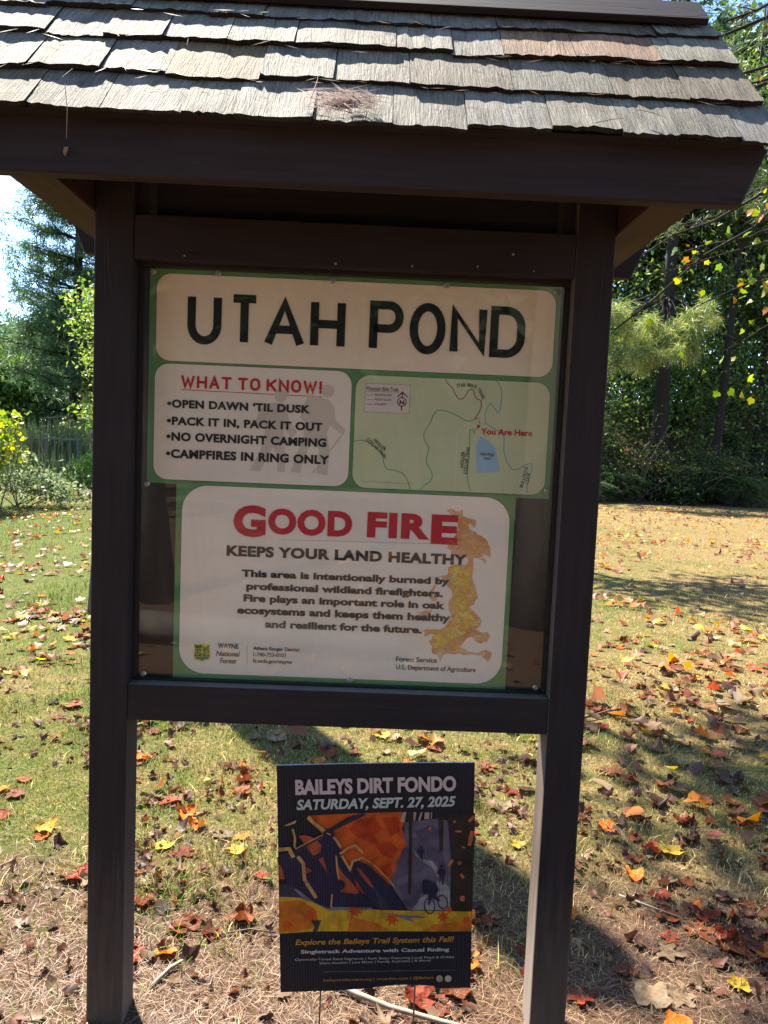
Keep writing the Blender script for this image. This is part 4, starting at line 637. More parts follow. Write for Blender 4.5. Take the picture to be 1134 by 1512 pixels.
def art(panel, y, parent):
    k = 0; emb = MB(); embm = []
    NM = {'ghost': 'hiker_silhouette', 'flame': 'flame_picture', 'flame2': 'flame_picture', 'pondblue': 'pond_shape', 'maroon': 'trail_line', 'green': 'trail_line', 'teal': 'trail_line', 'road': 'trail_line', 'white': 'legend_box', 'brown': 'legend_border'}
    for pn, kind, color, pts, w in POLYS:
        if pn != panel: continue
        k += 1; yy = y - .00004 * k
        if kind in ('line', 'ring'):
            if kind == 'ring': pts = pts + [pts[0]]
            V, F = stroke_faces(pts, w, kind == 'ring')
        else:
            if kind == 'flame':
                rf = random.Random(k)
                for lv in range(2):
                    o2 = []
                    for q_ in range(len(pts)):
                        a_, b_ = pts[q_], pts[(q_ + 1) % len(pts)]; dx, dz = b_[0] - a_[0], b_[1] - a_[1]; s_ = max(-.16, min(.16, rf.gauss(0, .1))); o2 += [a_, (a_[0] + dx * .5 - dz * s_, a_[1] + dz * .5 + dx * s_)]
                    pts = o2
            V, F = pts, [tuple(range(len(pts)))]
        if color.startswith('shield'):
            if color not in embm: embm.append(color)
            lay_flat(emb, [(V, F)], yy, embm.index(color)); continue
        if color == 'white': V = [(a, b) for a, b in V]
        mb = MB(); lay_flat(mb, [(V, F)], yy); mb.build(NM.get(color, 'printed_mark'), IM[color], parent)
    if embm: emb.build('shield_emblem', [IM[c] for c in embm], parent)
    tcol = {'title': 'navyink', 'notice': 'black', 'map': 'black', 'fire': 'black'}
    k = 0
    for pn, txt, xa, za, xb, zb, cap, sty in TEXTS:
        if pn != panel or sty == 'big': continue
        k += 1; m = MB(); col = tcol[pn]
        if sty in ('heavy',): col = 'red'
        if sty == 'gold': col = 'shieldgold'
        if txt == 'You Are Here': col = 'red'
        if sty == 'marker':
            lay_flat(m, stroke_text(txt, (xa, za), (xb, zb), cap, cap * .2, 1, .17, .5, 0, True), y - .0008, 0, .000006); col = 'red'
        else: lay_flat(m, bfont_text(txt, sty, (xa, za), (xb, zb), cap), y - .0009)
        m.build('lettering', IM[col], parent)
    m = MB(); q = 0
    for pn, txt, xa, za, xb, zb, cap, sty in TEXTS:
        if pn == panel and sty == 'big':
            za = zb = TZ; cap = TCAP
            lay_flat(m, stroke_text('o' if txt == 'O' else txt, (xa, za), (xb, zb), cap, .0195, 1, .4), y - .0006 - q * .00002); q += 4
    if q: m.build('lettering', IM['navyink'], parent)
ps = empty('park_sign', (0, .055, .0))
ps.location = (0, 0, 0)
tag(ps, 'upper green sign naming the pond, with rules list and trail map, screwed inside the kiosk', 'sign')
sheet('green_sheet', RECTS['pond_panel'], .0546, .0562, M_green, ps)
p = panel_box('title_panel', RECTS['title_box'], .0542, M_cream, ps); art('title', .0538, p)
p = panel_box('notice_panel', RECTS['notice_box'], .0542, M_cream2, ps); art('notice', .0540, p)
p = panel_box('map_panel', RECTS['map_box'], .0542, M_mapbg, ps); art('map', .0540, p)
fs = empty('fire_notice_sign'); tag(fs, 'lower green sign about good fire with red heading and flame picture', 'sign')
sheet('green_sheet', RECTS['fire_panel'], .0522, .0536, M_green, fs)
p = panel_box('notice_panel', RECTS['fire_box'], .0518, M_cream2, fs, .062); art('fire', .0516, p)

# ---------------------------------------------------------------- corrugated event sign on wire legs
def build_yard_sign():
    x, z, yw, tl, rl, W, H = RECTS['yard']
    root = empty('yard_sign', (x, -.04, 0)); tag(root, 'dark corrugated plastic bike event sign on a wire stake below the kiosk', 'yard sign')
    M = Matrix.Translation((0, 0, z)) @ Matrix.Rotation(yw, 4, 'Z') @ Matrix.Rotation(tl, 4, 'X') @ Matrix.Rotation(rl, 4, 'Y')
    cm, N, L, B = newmat('corrugated_print')
    t = N.new('ShaderNodeTexCoord'); wv = N.new('ShaderNodeTexWave'); wv.inputs['Scale'].default_value = 50; wv.bands_direction = 'X'; L.new(t.outputs['Object'], wv.inputs['Vector'])
    bp = N.new('ShaderNodeBump'); bp.inputs['Strength'].default_value = .5; bp.inputs['Distance'].default_value = .002; L.new(wv.outputs['Fac'], bp.inputs['Height']); L.new(bp.outputs['Normal'], B.inputs['Normal'])
    B.inputs['Base Color'].default_value = (.016, .018, .028, 1); B.inputs['Roughness'].default_value = .42; B.inputs['Specular IOR Level'].default_value = .3
    edge = print_mat('plastic_edge', (.55, .56, .6), .1)
    m = MB(); n = 30
    top = [(-W / 2 + W * i / n, H / 2 + .002 * math.sin(i * PI / n)) for i in range(n + 1)]
    bot = [(W / 2 - W * i / n, -H / 2 + (.012 * math.exp(-((i / n - .35) / .2) ** 2) + rnd.random() * .0012 if 5 < i < 26 else 0)) for i in range(n + 1)]
    outline = bot + top; outline = [(a, b) for a, b in outline][::-1]
    m.prism_y(outline, -.0022, .0022, 0); m.m[2:] = [1] * (len(m.m) - 2)
    pan = m.build('panel', [cm, edge], root); pan.matrix_local = M
    INKY = {'orange': (.56, .085, .01), 'orange2': (.44, .035, .006), 'violet': (.12, .095, .14), 'violet2': (.085, .065, .105), 'trail': (.3, .26, .27), 'cream': (.5, .33, .25), 'bark': (.03, .018, .016), 'night': (.025, .016, .015),
            'leaf': (.45, .13, .05), 'navy2': (.03, .035, .06), 'navy': (.012, .014, .045), 'grey': (.16, .16, .2), 'yellow': (.62, .33, .02), 'amber': (.58, .15, .012), 'leaf2': (.62, .07, .01), 'panel': (.03, .034, .04),
            'rust': (.4, .07, .03), 'tan': (.52, .27, .09), 'cream2': (.5, .42, .28)}
    mats = {}
    def pm(k):
        if k not in mats:
            mm, N, L, B = newmat('print_' + k); c = INKY[k]
            t = N.new('ShaderNodeTexCoord'); wv = N.new('ShaderNodeTexWave'); wv.inputs['Scale'].default_value = 50; L.new(t.outputs['Object'], wv.inputs['Vector'])
            bp = N.new('ShaderNodeBump'); bp.inputs['Strength'].default_value = .4; bp.inputs['Distance'].default_value = .002; L.new(wv.outputs['Fac'], bp.inputs['Height']); L.new(bp.outputs['Normal'], B.inputs['Normal'])
            nn = N.new('ShaderNodeTexNoise'); nn.inputs['Scale'].default_value = 26; nn.inputs['Detail'].default_value = 4; L.new(t.outputs['Object'], nn.inputs['Vector'])
            nn.inputs['Distortion'].default_value = 1.0; r = ramp(N, [(.32, [v * .68 for v in c]), (.5, c), (.68, [min(1, v * 1.25) for v in c])]); L.new(nn.outputs['Fac'], r.inputs['Fac']); L.new(r.outputs['Color'], B.inputs['Base Color']); B.inputs['Roughness'].default_value = .42
            mats[k] = mm
        return mats[k]
    m = MB(); order = []
    for i, (kind, col, pts, w) in enumerate(YPOLYS):
        if col not in order: order.append(col)
        y = -.0026 - .00005 * i
        if kind == 'poly': s_ = [(pts, [tuple(range(len(pts)))])]
        else: s_ = [stroke_faces(pts + ([pts[0]] if kind == 'ring' else []), w, kind == 'ring')]
        lay_flat(m, s_, y, order.index(col))
    m.build('poster_picture', [pm(c) for c in order], pan)
    TC = {'poster': (.62, .47, .45), 'posteri': (.52, .53, .48), 'orangei': (.5, .22, .03), 'whiteb': (.55, .52, .5), 'white': (.4, .38, .36), 'orange': (.42, .2, .03)}
    for txt, xa, za, xb, zb, cap, sty in YTEXTS:
        m = MB()
        lay_flat(m, bfont_text(txt, sty, (xa, za), (xb, zb), cap), -.0064)
        mm = print_mat('print_text_' + sty, TC[sty], .05); m.build('lettering', mm, pan)
    wire = plain('stake_wire', (.16, .13, .11), .45, .6)
    Mi = M
    def loc(a, b, c): return tuple(Mi @ Vector((a, b, c)))
    for px in (-.135, .095):
        m = MB(); q = Vector(loc(px, 0, -H / 2)); m.tube([(q.x + .003, q.y - .004, -.12), (q.x, q.y, q.z * .5), tuple(q), loc(px, 0, -H / 2 + .16)], .0021, 8); m.build('wire_leg', wire, root)
build_yard_sign()

# ---------------------------------------------------------------- terrain
def ground_h(x, y):
    x = np.asarray(x, float); y = np.asarray(y, float)
    h = (vnoise(x, y, .9, 1) - .5) * .05 * sst(np.hypot(x, y), 1.0, 4.0) + (vnoise(x, y, .13, 2) - .5) * .22 * sst(np.hypot(x, y), 4, 14)
    h = h + 4.2 * sst(y - 24.5 + (vnoise(x, y, .2, 3) - .5) * 3, 0, 11) * sst(x, 2, 9)
    h = h - .35 * sst(y, 23, 27) * sst(-x, 3, 8) * (1 - sst(y, 44, 50)) + 3.0 * sst(y, 60, 110)
    return h
def hz(x, y): return float(ground_h(x, y))
def build_ground():
    u = np.linspace(-1, 1, 181); xs = np.sinh(u * 5.2) / math.sinh(5.2) * 420; ys = np.sinh(u * 5.2) / math.sinh(5.2) * 420 + 1.5
    X, Y = np.meshgrid(xs, ys); Z = ground_h(X, Y); V = np.stack([X, Y, Z], -1).reshape(-1, 3)
    n = len(xs); i = np.arange(n - 1); a = (i[:, None] * n + i[None, :]).ravel(); F = np.stack([a, a + 1, a + 1 + n, a + n], 1)
    m, N, L, B = newmat('lawn_and_forest_floor'); g = N.new('ShaderNodeNewGeometry'); P = g.outputs['Position']
    def noise(sc, det=6, rough=.6, dist=0):
        n_ = N.new('ShaderNodeTexNoise'); n_.inputs['Scale'].default_value = sc; n_.inputs['Detail'].default_value = det; n_.inputs['Roughness'].default_value = rough; n_.inputs['Distortion'].default_value = dist; L.new(P, n_.inputs['Vector']); return n_.outputs['Fac']
    def math_(op, a, b=None, c=None):
        q = N.new('ShaderNodeMath'); q.operation = op
        for k, v in enumerate((a, b, c)):
            if v is None: continue
            if isinstance(v, (int, float)): q.inputs[k].default_value = v
            else: L.new(v, q.inputs[k])
        return q.outputs[0]
    def mixc(f, a, b):
        q = N.new('ShaderNodeMixRGB'); L.new(f, q.inputs['Fac'])
        for k, v in (('Color1', a), ('Color2', b)):
            if isinstance(v, tuple): q.inputs[k].default_value = v + (1,)
            else: L.new(v, q.inputs[k])
        return q.outputs['Color']
    sx = N.new('ShaderNodeSeparateXYZ'); L.new(P, sx.inputs['Vector']); x, y = sx.outputs['X'], sx.outputs['Y']
    fine = noise(55, 8, .7); mid = noise(6, 5); big = noise(.55, 4)
    straw = ramp(N, [(.32, (.04, .026, .01)), (.5, (.15, .106, .043)), (.72, (.32, .235, .1))]); L.new(fine, straw.inputs['Fac'])
    green = ramp(N, [(.3, (.022, .027, .005)), (.55, (.075, .094, .018)), (.78, (.15, .17, .04))]); L.new(fine, green.inputs['Fac'])
    t = math_('ADD', math_('MULTIPLY', big, 1.1), math_('MULTIPLY', mid, .9)); t = math_('ADD', t, math_('MULTIPLY', math_('MAXIMUM', x, -2.0), -.06))
    t = math_('ADD', t, math_('MULTIPLY', y, .012)); r = ramp(N, [(.42, (0, 0, 0)), (.58, (1, 1, 1))])
    L.new(math_('MULTIPLY', t, .5), r.inputs['Fac']); base = mixc(r.outputs['Color'], straw.outputs['Color'], green.outputs['Color'])
    litter = ramp(N, [(.32, (.022, .012, .008)), (.5, (.085, .05, .03)), (.72, (.19, .12, .075))]); L.new(noise(90, 8, .75, 1.5), litter.inputs['Fac'])
    k = math_('ADD', math_('MULTIPLY', y, -1.5), math_('MULTIPLY', mid, 1.5)); rk = ramp(N, [(.0, (0, 0, 0)), (.55, (1, 1, 1))]); L.new(math_('ADD', k, .62), rk.inputs['Fac'])
    base = mixc(rk.outputs['Color'], base, litter.outputs['Color'])
    floor = ramp(N, [(.3, (.035, .022, .012)), (.55, (.11, .066, .035)), (.75, (.2, .13, .07))]); L.new(noise(9, 7, .7), floor.inputs['Fac'])
    f = math_('MULTIPLY', math_('ADD', y, math_('MULTIPLY', mid, 2.0)), 1 / 50.0); rf = ramp(N, [(.488, (0, 0, 0)), (.51, (1, 1, 1))]); L.new(f, rf.inputs['Fac'])
    fx = ramp(N, [(.5, (0, 0, 0)), (.56, (1, 1, 1))]); L.new(math_('MULTIPLY_ADD', x, .02, .46), fx.inputs['Fac'])
    base = mixc(math_('MULTIPLY', rf.outputs['Color'], fx.outputs['Color']), base, floor.outputs['Color'])
    L.new(base, B.inputs['Base Color']); B.inputs['Roughness'].default_value = .95; B.inputs['Specular IOR Level'].default_value = .1
    bp = N.new('ShaderNodeBump'); bp.inputs['Strength'].default_value = .8; bp.inputs['Distance'].default_value = .02; L.new(fine, bp.inputs['Height']); L.new(bp.outputs['Normal'], B.inputs['Normal'])
    tag(np_mesh('ground', V, F, m, smooth=True), kind='structure')
    w, N, L, B = newmat('pond_water'); B.inputs['Base Color'].default_value = (.05, .06, .04, 1); B.inputs['Roughness'].default_value = .06
    n_ = N.new('ShaderNodeTexNoise'); n_.inputs['Scale'].default_value = 3; b = N.new('ShaderNodeBump'); b.inputs['Strength'].default_value = .08; L.new(n_.outputs['Fac'], b.inputs['Height']); L.new(b.outputs['Normal'], B.inputs['Normal'])
    m_ = MB(); m_.add([(-60, 25.2, -.2), (-5, 25.2, -.2), (-5, 50, -.2), (-60, 50, -.2)], [(0, 1, 2, 3)]); tag(m_.build('water', w), kind='structure')
build_ground()

# ---------------------------------------------------------------- grass, straw and pine litter (uncountable)
def green_amount(x, y):
    t = vnoise(x, y, .8, 4) * .75 + vnoise(x, y, 4, 5) * .55 - .05 * x * sst(y, 3, 9) - .07 * np.maximum(x, 0) + .012 * y - .06 - .12 * (1 - sst(y, 3, 8))
    return sst(t, .45, .95)
def litter_amount(x, y): return 1 - sst(y + (vnoise(x, y, 3, 6) - .5) * .7, .25, 1.0)
def polar(n, r0, r1, half, p=1.0):
    r = np.exp(rng.uniform(math.log(r0), math.log(r1), n)) if p == 1 else (r0 ** p + (r1 ** p - r0 ** p) * rng.random(n)) ** (1 / p)
    a = rng.uniform(-half, half, n); return .058 + r * np.sin(a), -1.8 + r * np.cos(a), r
def blades(name, x, y, hgt, wid, col, lean=.6):
    n = len(x); z = ground_h(x, y); a = rng.uniform(0, 2 * PI, n); b = rng.uniform(0, 2 * PI, n); l = hgt * lean * rng.random(n)
    bx, by = np.cos(a) * wid, np.sin(a) * wid; mx_, my = np.cos(b) * l, np.sin(b) * l
    V = np.empty((n, 5, 3)); V[:, 0] = np.stack([x - bx, y - by, z - .004], 1); V[:, 1] = np.stack([x + bx, y + by, z - .004], 1)
    V[:, 2] = np.stack([x + bx * .8 + mx_ * .35, y + by * .8 + my * .35, z + hgt * .55], 1); V[:, 3] = np.stack([x - bx * .8 + mx_ * .35, y - by * .8 + my * .35, z + hgt * .55], 1)
    V[:, 4] = np.stack([x + mx_, y + my, z + hgt * (1 - .25 * rng.random(n))], 1)
    i = np.arange(n) * 5; F = np.concatenate([np.stack([i, i + 1, i + 2], 1), np.stack([i, i + 2, i + 3], 1), np.stack([i + 3, i + 2, i + 4], 1)])
    o = np_mesh(name, V.reshape(-1, 3), F, M_grass, np.repeat(col, 5, axis=0)); tag(o, kind='stuff'); return o
def mixcol(g, cs, cg, var):
    n = len(g); k = (rng.random(n) < np.clip(g, .04, .96))[:, None]
    c = np.where(k, np.array(cg)[None] * (1 + var * (rng.random((n, 3)) - .4)), np.array(cs)[None] * (1 + var * (rng.random((n, 1)) - .5) + .15 * (rng.random((n, 3)) - .5)))
    return np.clip(c, .004, 1)
x, y, r = polar(230000, 1.9, 27, R(38)); keep = (rng.random(len(x)) > litter_amount(x, y) * .93) & ~((y > 24.2) & (x > 3)); x, y, r = x[keep], y[keep], r[keep]
g = green_amount(x, y); h_ = (.008 + .022 * rng.random(len(x))) * (.5 + 1.3 * vnoise(x, y, 7, 41)) * (.7 + .9 * g) * (1 + .03 * r)
tag(blades('lawn_grass', x, y, h_, .0011 * (1 + .09 * r), mixcol(g, (.34, .26, .108), (.10, .135, .022), .9) * np.exp(rng.normal(0, .45, (len(x), 1)) + .5 * (vnoise(x, y, 2.6, 51) - .5)[:, None] + .35 * (vnoise(x, y, 9, 52) - .5)[:, None]), 1.6), 'short mown lawn of mixed green and straw grass', 'grass')
def needles():
    x, y, r = polar(42000, 1.75, 3.9, R(40)); keep = rng.random(len(x)) < litter_amount(x, y) * .97 + .05; x, y = x[keep], y[keep]; n = len(x)
    z = ground_h(x, y) + rng.random(n) * .009; a = rng.uniform(0, 2 * PI, n); l = rng.uniform(.014, .048, n); dz = (rng.random(n) - .5) * .014; w = rng.uniform(.0004, .0008, n)
    V = np.empty((n, 4, 3)); ca, sa = np.cos(a), np.sin(a); ph = (rng.random(n) - .5) * .3
    V[:, 0] = np.stack([x - ca * l, y - sa * l, z - dz], 1); V[:, 2] = np.stack([x + ca * l, y + sa * l, z + dz], 1)
    V[:, 1] = np.stack([x - sa * (w + ph * l), y + ca * (w + ph * l), z + .002], 1); V[:, 3] = np.stack([x + sa * (w - ph * l), y - ca * (w - ph * l), z + .002], 1)
    i = np.arange(n) * 4; F = np.stack([i, i + 1, i + 2, i + 3], 1)
    pal = np.array([(.2, .1, .055), (.14, .062, .034), (.26, .16, .095), (.06, .028, .016), (.31, .215, .135)]); c = pal[rng.integers(0, 5, n)] * (.8 + .4 * rng.random((n, 1)))
    tag(np_mesh('pine_litter', V.reshape(-1, 3), F, leaf_mat('dry_needles', .12, .5, .3), np.repeat(c, 4, axis=0)), 'brown fallen pine needles covering the ground in front', 'pine needles', kind='stuff')
needles()
# tall grass on the pond bank
x = rng.uniform(-17, -4.2, 16000); y = 18.6 + rng.random(16000) ** .7 * 6.5 + vnoise(x, x * 0, .3, 7) * 1.2
tag(blades('bank_grass', x, y, rng.uniform(.25, .75, 16000) * (.5 + vnoise(x, y, .7, 8)), .011, mixcol(np.full(16000, .85), (.2, .18, .08), (.09, .13, .028), .7), .8), 'long pale green grass on the bank at the far edge of the lawn', 'tall grass')

# ---------------------------------------------------------------- foliage tools
def unit(n):
    v = rng.normal(size=(n, 3)); return v / np.linalg.norm(v, axis=1, keepdims=True)
def leaf_quads(P, size, asp=.5, up_bias=.5):
    n = len(P); nrm = unit(n); nrm[:, 2] += up_bias; nrm /= np.linalg.norm(nrm, axis=1, keepdims=True)
    u = np.cross(nrm, unit(n)); u /= np.linalg.norm(u, axis=1, keepdims=True) + 1e-9; v = np.cross(nrm, u); s = size[:, None] if hasattr(size, '__len__') else size
    V = np.empty((n, 4, 3)); V[:, 0] = P - u * s; V[:, 1] = P + v * s * asp - u * s * .15 + nrm * s * .12; V[:, 2] = P + u * s; V[:, 3] = P - v * s * asp - u * s * .15 + nrm * s * .12
    i = np.arange(n) * 4; return V.reshape(-1, 3), np.stack([i, i + 1, i + 2, i + 3], 1)
_lob = [(-90, .35), (-55, .62), (-28, .72), (-8, .64), (14, .9), (34, .72), (56, .76), (74, .98), (90, 1.08)]
_lob = [(math.cos(R(a)) * r, math.sin(R(a)) * r) for a, r in _lob]; LOB = np.array(_lob + [(-a, b) for a, b in _lob[-2:0:-1]])
def lobed_leaves(P, size, up_bias=.5, cup=.3):
    n = len(P); nrm = unit(n); nrm[:, 2] += up_bias; nrm /= np.linalg.norm(nrm, axis=1, keepdims=True)
    u = np.cross(nrm, unit(n)); u /= np.linalg.norm(u, axis=1, keepdims=True) + 1e-9; v = np.cross(nrm, u); q = len(LOB); s = np.asarray(size)[:, None, None] * np.ones((n, 1, 1))
    o = LOB[None] * (1 + .12 * rng.normal(size=(n, q, 1))); c = (cup * rng.normal(size=(n, 1, 1))) * (o[..., :1] ** 2) + cup * rng.normal(size=(n, 1, 1)) * o[..., 1:] ** 2
    V = P[:, None] + (u[:, None] * o[..., :1] + v[:, None] * o[..., 1:] + nrm[:, None] * c) * s; V = np.concatenate([P[:, None], V], 1)
    i = np.arange(q); T = np.stack([np.zeros(q, int), 1 + i, 1 + (i + 1) % q], 1); F = (np.arange(n)[:, None, None] * (q + 1) + T[None]).reshape(-1, 3)
    return V.reshape(-1, 3), F, q + 1
def cluster_pts(blobs, n, spread=.3, per=22, shell=.45):
    """leaf positions in clumps scattered through ellipsoid blobs (cx,cy,cz,rx,ry,rz)"""
    vol = np.array([b[3] * b[4] * b[5] for b in blobs]); vol = vol ** .75; nc = max(4, n // per); ids = rng.choice(len(blobs), nc, p=vol / vol.sum())
    B = np.array(blobs)[ids]; d = unit(nc); rad = (shell + (1 - shell) * rng.random(nc)) ** .8; c = B[:, :3] + d * B[:, 3:] * rad[:, None]
    k = rng.integers(0, nc, n); sp = spread * (.5 + rng.random(nc))
    return c[k] + rng.normal(size=(n, 3)) * np.stack([sp[k], sp[k], sp[k] * .6], 1), k
def pal_col(k, pal, var=.35, clump=.35):
    n = len(k); pal = np.array(pal); ck = rng.random(k.max() + 1)[k][:, None]; c = pal[rng.integers(0, len(pal), n)]
    return np.clip(c * (1 - clump / 2 + clump * ck) * (1 - var / 2 + var * rng.random((n, 1))), .003, 1)
def leaf_crown(parent, blobs, n, size, pal, spread=.3, per=22, asp=.5, name='crown', shell=.45, mat=None):
    P, k = cluster_pts(blobs, n, spread, per, shell)
    if asp > .7:
        V, F, q = lobed_leaves(P, size * (.6 + .6 * rng.random(n))); return np_mesh(name, V, F, mat or M_leaf, np.repeat(pal_col(k, pal), q, axis=0), parent)
    V, F = leaf_quads(P, size * (.6 + .7 * rng.random(n)), asp)
    return np_mesh(name, V, F, mat or M_leaf, np.repeat(pal_col(k, pal), 4, axis=0), parent)
def needle_crown(parent, tips, per, length, width, pal, droop=.25, name='crown'):
    """long-needled tufts at the given twig points"""
    T = np.repeat(np.array(tips), per, axis=0); n = len(T); k = np.repeat(np.arange(len(tips)), per); d = unit(n); d[:, 2] += .15; base = T + rng.normal(size=(n, 3)) * length * .22
    l = length * (.6 + .6 * rng.random(n))[:, None]; tip = base + d * l; tip[:, 2] -= droop * l[:, 0]; s = np.cross(d, unit(n)); s /= np.linalg.norm(s, axis=1, keepdims=True); s *= width
    mid_ = (base + tip) / 2 + np.array([0, 0, 1]) * l * .06
    V = np.stack([base, mid_ + s, tip, mid_ - s], 1).reshape(-1, 3); i = np.arange(n) * 4; F = np.stack([i, i + 1, i + 2, i + 3], 1)
    return np_mesh(name, V, F, M_needle, np.repeat(pal_col(k, pal, .4, .4), 4, axis=0), parent)
def trunk_pts(h, lean=(0, 0), wob=.12, n=9, z0=-.3):
    a, b = rnd.random() * 6, rnd.random() * 6; out = []
    for i in range(n):
        t = i / (n - 1); out.append((lean[0] * t + wob * math.sin(a + t * 5) * t, lean[1] * t + wob * math.sin(b + t * 4) * t, z0 + (h - z0) * t))
    return out
def on_trunk(p, z):
    for i in range(len(p) - 1):
        if p[i + 1][2] >= z:
            t = (z - p[i][2]) / (p[i + 1][2] - p[i][2]); return tuple(p[i][k] + (p[i + 1][k] - p[i][k]) * t for k in range(3))
    return p[-1]
def limb(m, a, b, r, sag=.1, n=5, side=6):
    a, b = Vector(a), Vector(b); L_ = (b - a).length; off = Vector((rnd.gauss(0, .05), rnd.gauss(0, .05), sag)) * L_
    pts = [a.lerp(b, t / n) + off * math.sin(PI * t / n) * .5 + Vector((rnd.gauss(0, .012), rnd.gauss(0, .012), rnd.gauss(0, .012))) * L_ * (0 < t < n) for t in range(n + 1)]
    m.tube(pts, [r * (1 - .75 * t / n) for t in range(n + 1)], side); return pts
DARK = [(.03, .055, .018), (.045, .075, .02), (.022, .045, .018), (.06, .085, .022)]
MIDG = [(0.0825, 0.15, 0.033), (0.12, 0.1875, 0.042), (0.0675, 0.1275, 0.0375), (0.165, 0.225, 0.045)]
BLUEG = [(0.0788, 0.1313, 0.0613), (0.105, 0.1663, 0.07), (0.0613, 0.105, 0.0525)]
YEL = [(.22, .27, .04), (.2, .27, .04), (.36, .35, .05), (.14, .21, .035)]
AUT = [(.12, .16, .03), (.3, .26, .04), (.42, .2, .03), (.08, .13, .025), (.2, .24, .04)]
PINE = [(0.0683, 0.117, 0.0488), (0.0975, 0.156, 0.0585), (0.0546, 0.0975, 0.0507)]
WPINE = [(.2, .27, .09), (.27, .32, .11), (.14, .2, .07), (.34, .3, .1)]
def leafy_tree(name, label, cat, x, y, h, r, blobs, n, size, pal, group=None, lean=(0, 0), spread=.35, bark=None, per=22, shell=.45):
    root = empty(name, (x, y, hz(x, y))); tag(root, label, cat, group); m = MB(); tp = trunk_pts(h, lean)
    m.tube(tp, [r * 1.35] + [r * (1 - .8 * i / 8) for i in range(1, 9)], 10)
    for b in blobs:
        zz = max(h * .2, min(h * .92, b[2] - b[5] * .7 - .25 * math.hypot(b[0], b[1]))); s_ = on_trunk(tp, zz); limb(m, s_, b[:3], r * .42)
        for _ in range(3):
            d = unit(1)[0]; limb(m, (Vector(s_).lerp(Vector(b[:3]), .6)), (b[0] + d[0] * b[3] * .7, b[1] + d[1] * b[4] * .7, b[2] + d[2] * b[5] * .6), r * .17, 0, 4, 5)
    m.build('trunk', bark or M_bark, root, smooth=True)
    leaf_crown(root, blobs, n, size, pal, spread, per, shell=shell); return root
def pine_tree(name, label, x, y, h, r, z0, rad, group=None, pal=PINE, per=16, length=.3, width=.012, density=1.0, lean=(0, 0), dead=8, seg=3):
    root = empty(name, (x, y, hz(x, y))); tag(root, label, 'pine tree', group); m = MB(); tp = trunk_pts(h, lean, .1)
    m.tube(tp, [r * 1.3] + [r * (1 - .85 * i / 8) for i in range(1, 9)], 10); tips = []
    z = z0
    while z < h * .98:
        t = (z - z0) / (h - z0); L_ = rad * (1 - .75 * t ** 1.3) * (.7 + .5 * rnd.random())
        for _ in range(max(2, int(4 * density))):
            a = rnd.random() * 2 * PI; s_ = on_trunk(tp, z); e = (s_[0] + math.cos(a) * L_, s_[1] + math.sin(a) * L_, z + L_ * (.05 + .2 * rnd.random()))
            pts = limb(m, s_, e, r * .18 * (1 - .5 * t), -.05, 5, 5)
            for q in range(int(7 * density)):
                f = .3 + .72 * rnd.random(); p = Vector(s_).lerp(Vector(e), f); w = L_ * .22 * f
                tips.append((p.x + rnd.gauss(0, w), p.y + rnd.gauss(0, w), p.z + rnd.gauss(0, w * .35)))
        z += h * .045 * (.7 + .6 * rnd.random())
    for _ in range(dead):
        zz = z0 * (.35 + .6 * rnd.random()); a = rnd.random() * 2 * PI; s_ = on_trunk(tp, zz); limb(m, s_, (s_[0] + math.cos(a) * 1.5, s_[1] + math.sin(a) * 1.5, zz - .1 + .4 * rnd.random()), r * .1, 0, 4, 4)
    m.build('trunk', M_bark, root, smooth=True); needle_crown(root, tips, per, length, width, pal); return root
def bush(name, label, x, y, blobs, n, size, pal, group=None, cat='shrub', spread=.16, stems=7, asp=.5, stem_r=.014):
    root = empty(name, (x, y, hz(x, y))); tag(root, label, cat, group); m = MB()
    for i in range(stems):
        b = blobs[i % len(blobs)]; d = unit(1)[0]; limb(m, (rnd.gauss(0, .08), rnd.gauss(0, .08), -.05), (b[0] + d[0] * b[3] * .7, b[1] + d[1] * b[4] * .7, b[2] + abs(d[2]) * b[5] * .7), stem_r, .05, 5, 5)
    m.build('stem', M_bark2, root); leaf_crown(root, blobs, n, size, pal, spread, 14, asp, 'foliage', .2); return root
def fern_bush(name, label, x, y, n, L_, pal, group=None, cat='shrub'):
    """shrub of arching fronds, each with two rows of narrow leaflets"""
    root = empty(name, (x, y, hz(x, y))); tag(root, label, cat, group); V = []; C_ = []; m = MB(); P_ = np.array(pal)
    for i in range(n):
        a = rnd.random() * 2 * PI; h0 = L_ * (.2 + .9 * rnd.random()); l = L_ * (.5 + .5 * rnd.random()); b0 = Vector((rnd.gauss(0, L_ * .35), rnd.gauss(0, L_ * .35), h0)); d = Vector((math.cos(a), math.sin(a), 0))
        m.tube([(b0.x * .4, b0.y * .4, 0), tuple(b0)], .008, 4); col = P_[rnd.randrange(len(pal))] * (.7 + .6 * rnd.random()); pp = []
        for j in range(11):
            t = j / 10; p = b0 + d * (l * t) + Vector((0, 0, l * (.35 * t - .6 * t * t))); pp.append(p)
            if j == 0: continue
            sd_ = d.cross(Vector((0, 0, 1))); ll = l * .26 * (1 - .65 * abs(t - .35))
            for s_ in (-1, 1):
                e = p + sd_ * (s_ * ll) + d * ll * .35 + Vector((0, 0, -ll * .3)); w = d * (ll * .16)
                V += [tuple(p - w * .3), tuple((p + e) / 2 - w), tuple(e), tuple((p + e) / 2 + w)]; C_ += [col] * 4
        m.tube([tuple(p) for p in pp], .004, 3)
    m.build('stem', M_bark2, root); F = np.arange(len(V)).reshape(-1, 4); np_mesh('foliage', np.array(V), F, M_leaf, np.clip(np.array(C_), .003, 1), root); return root

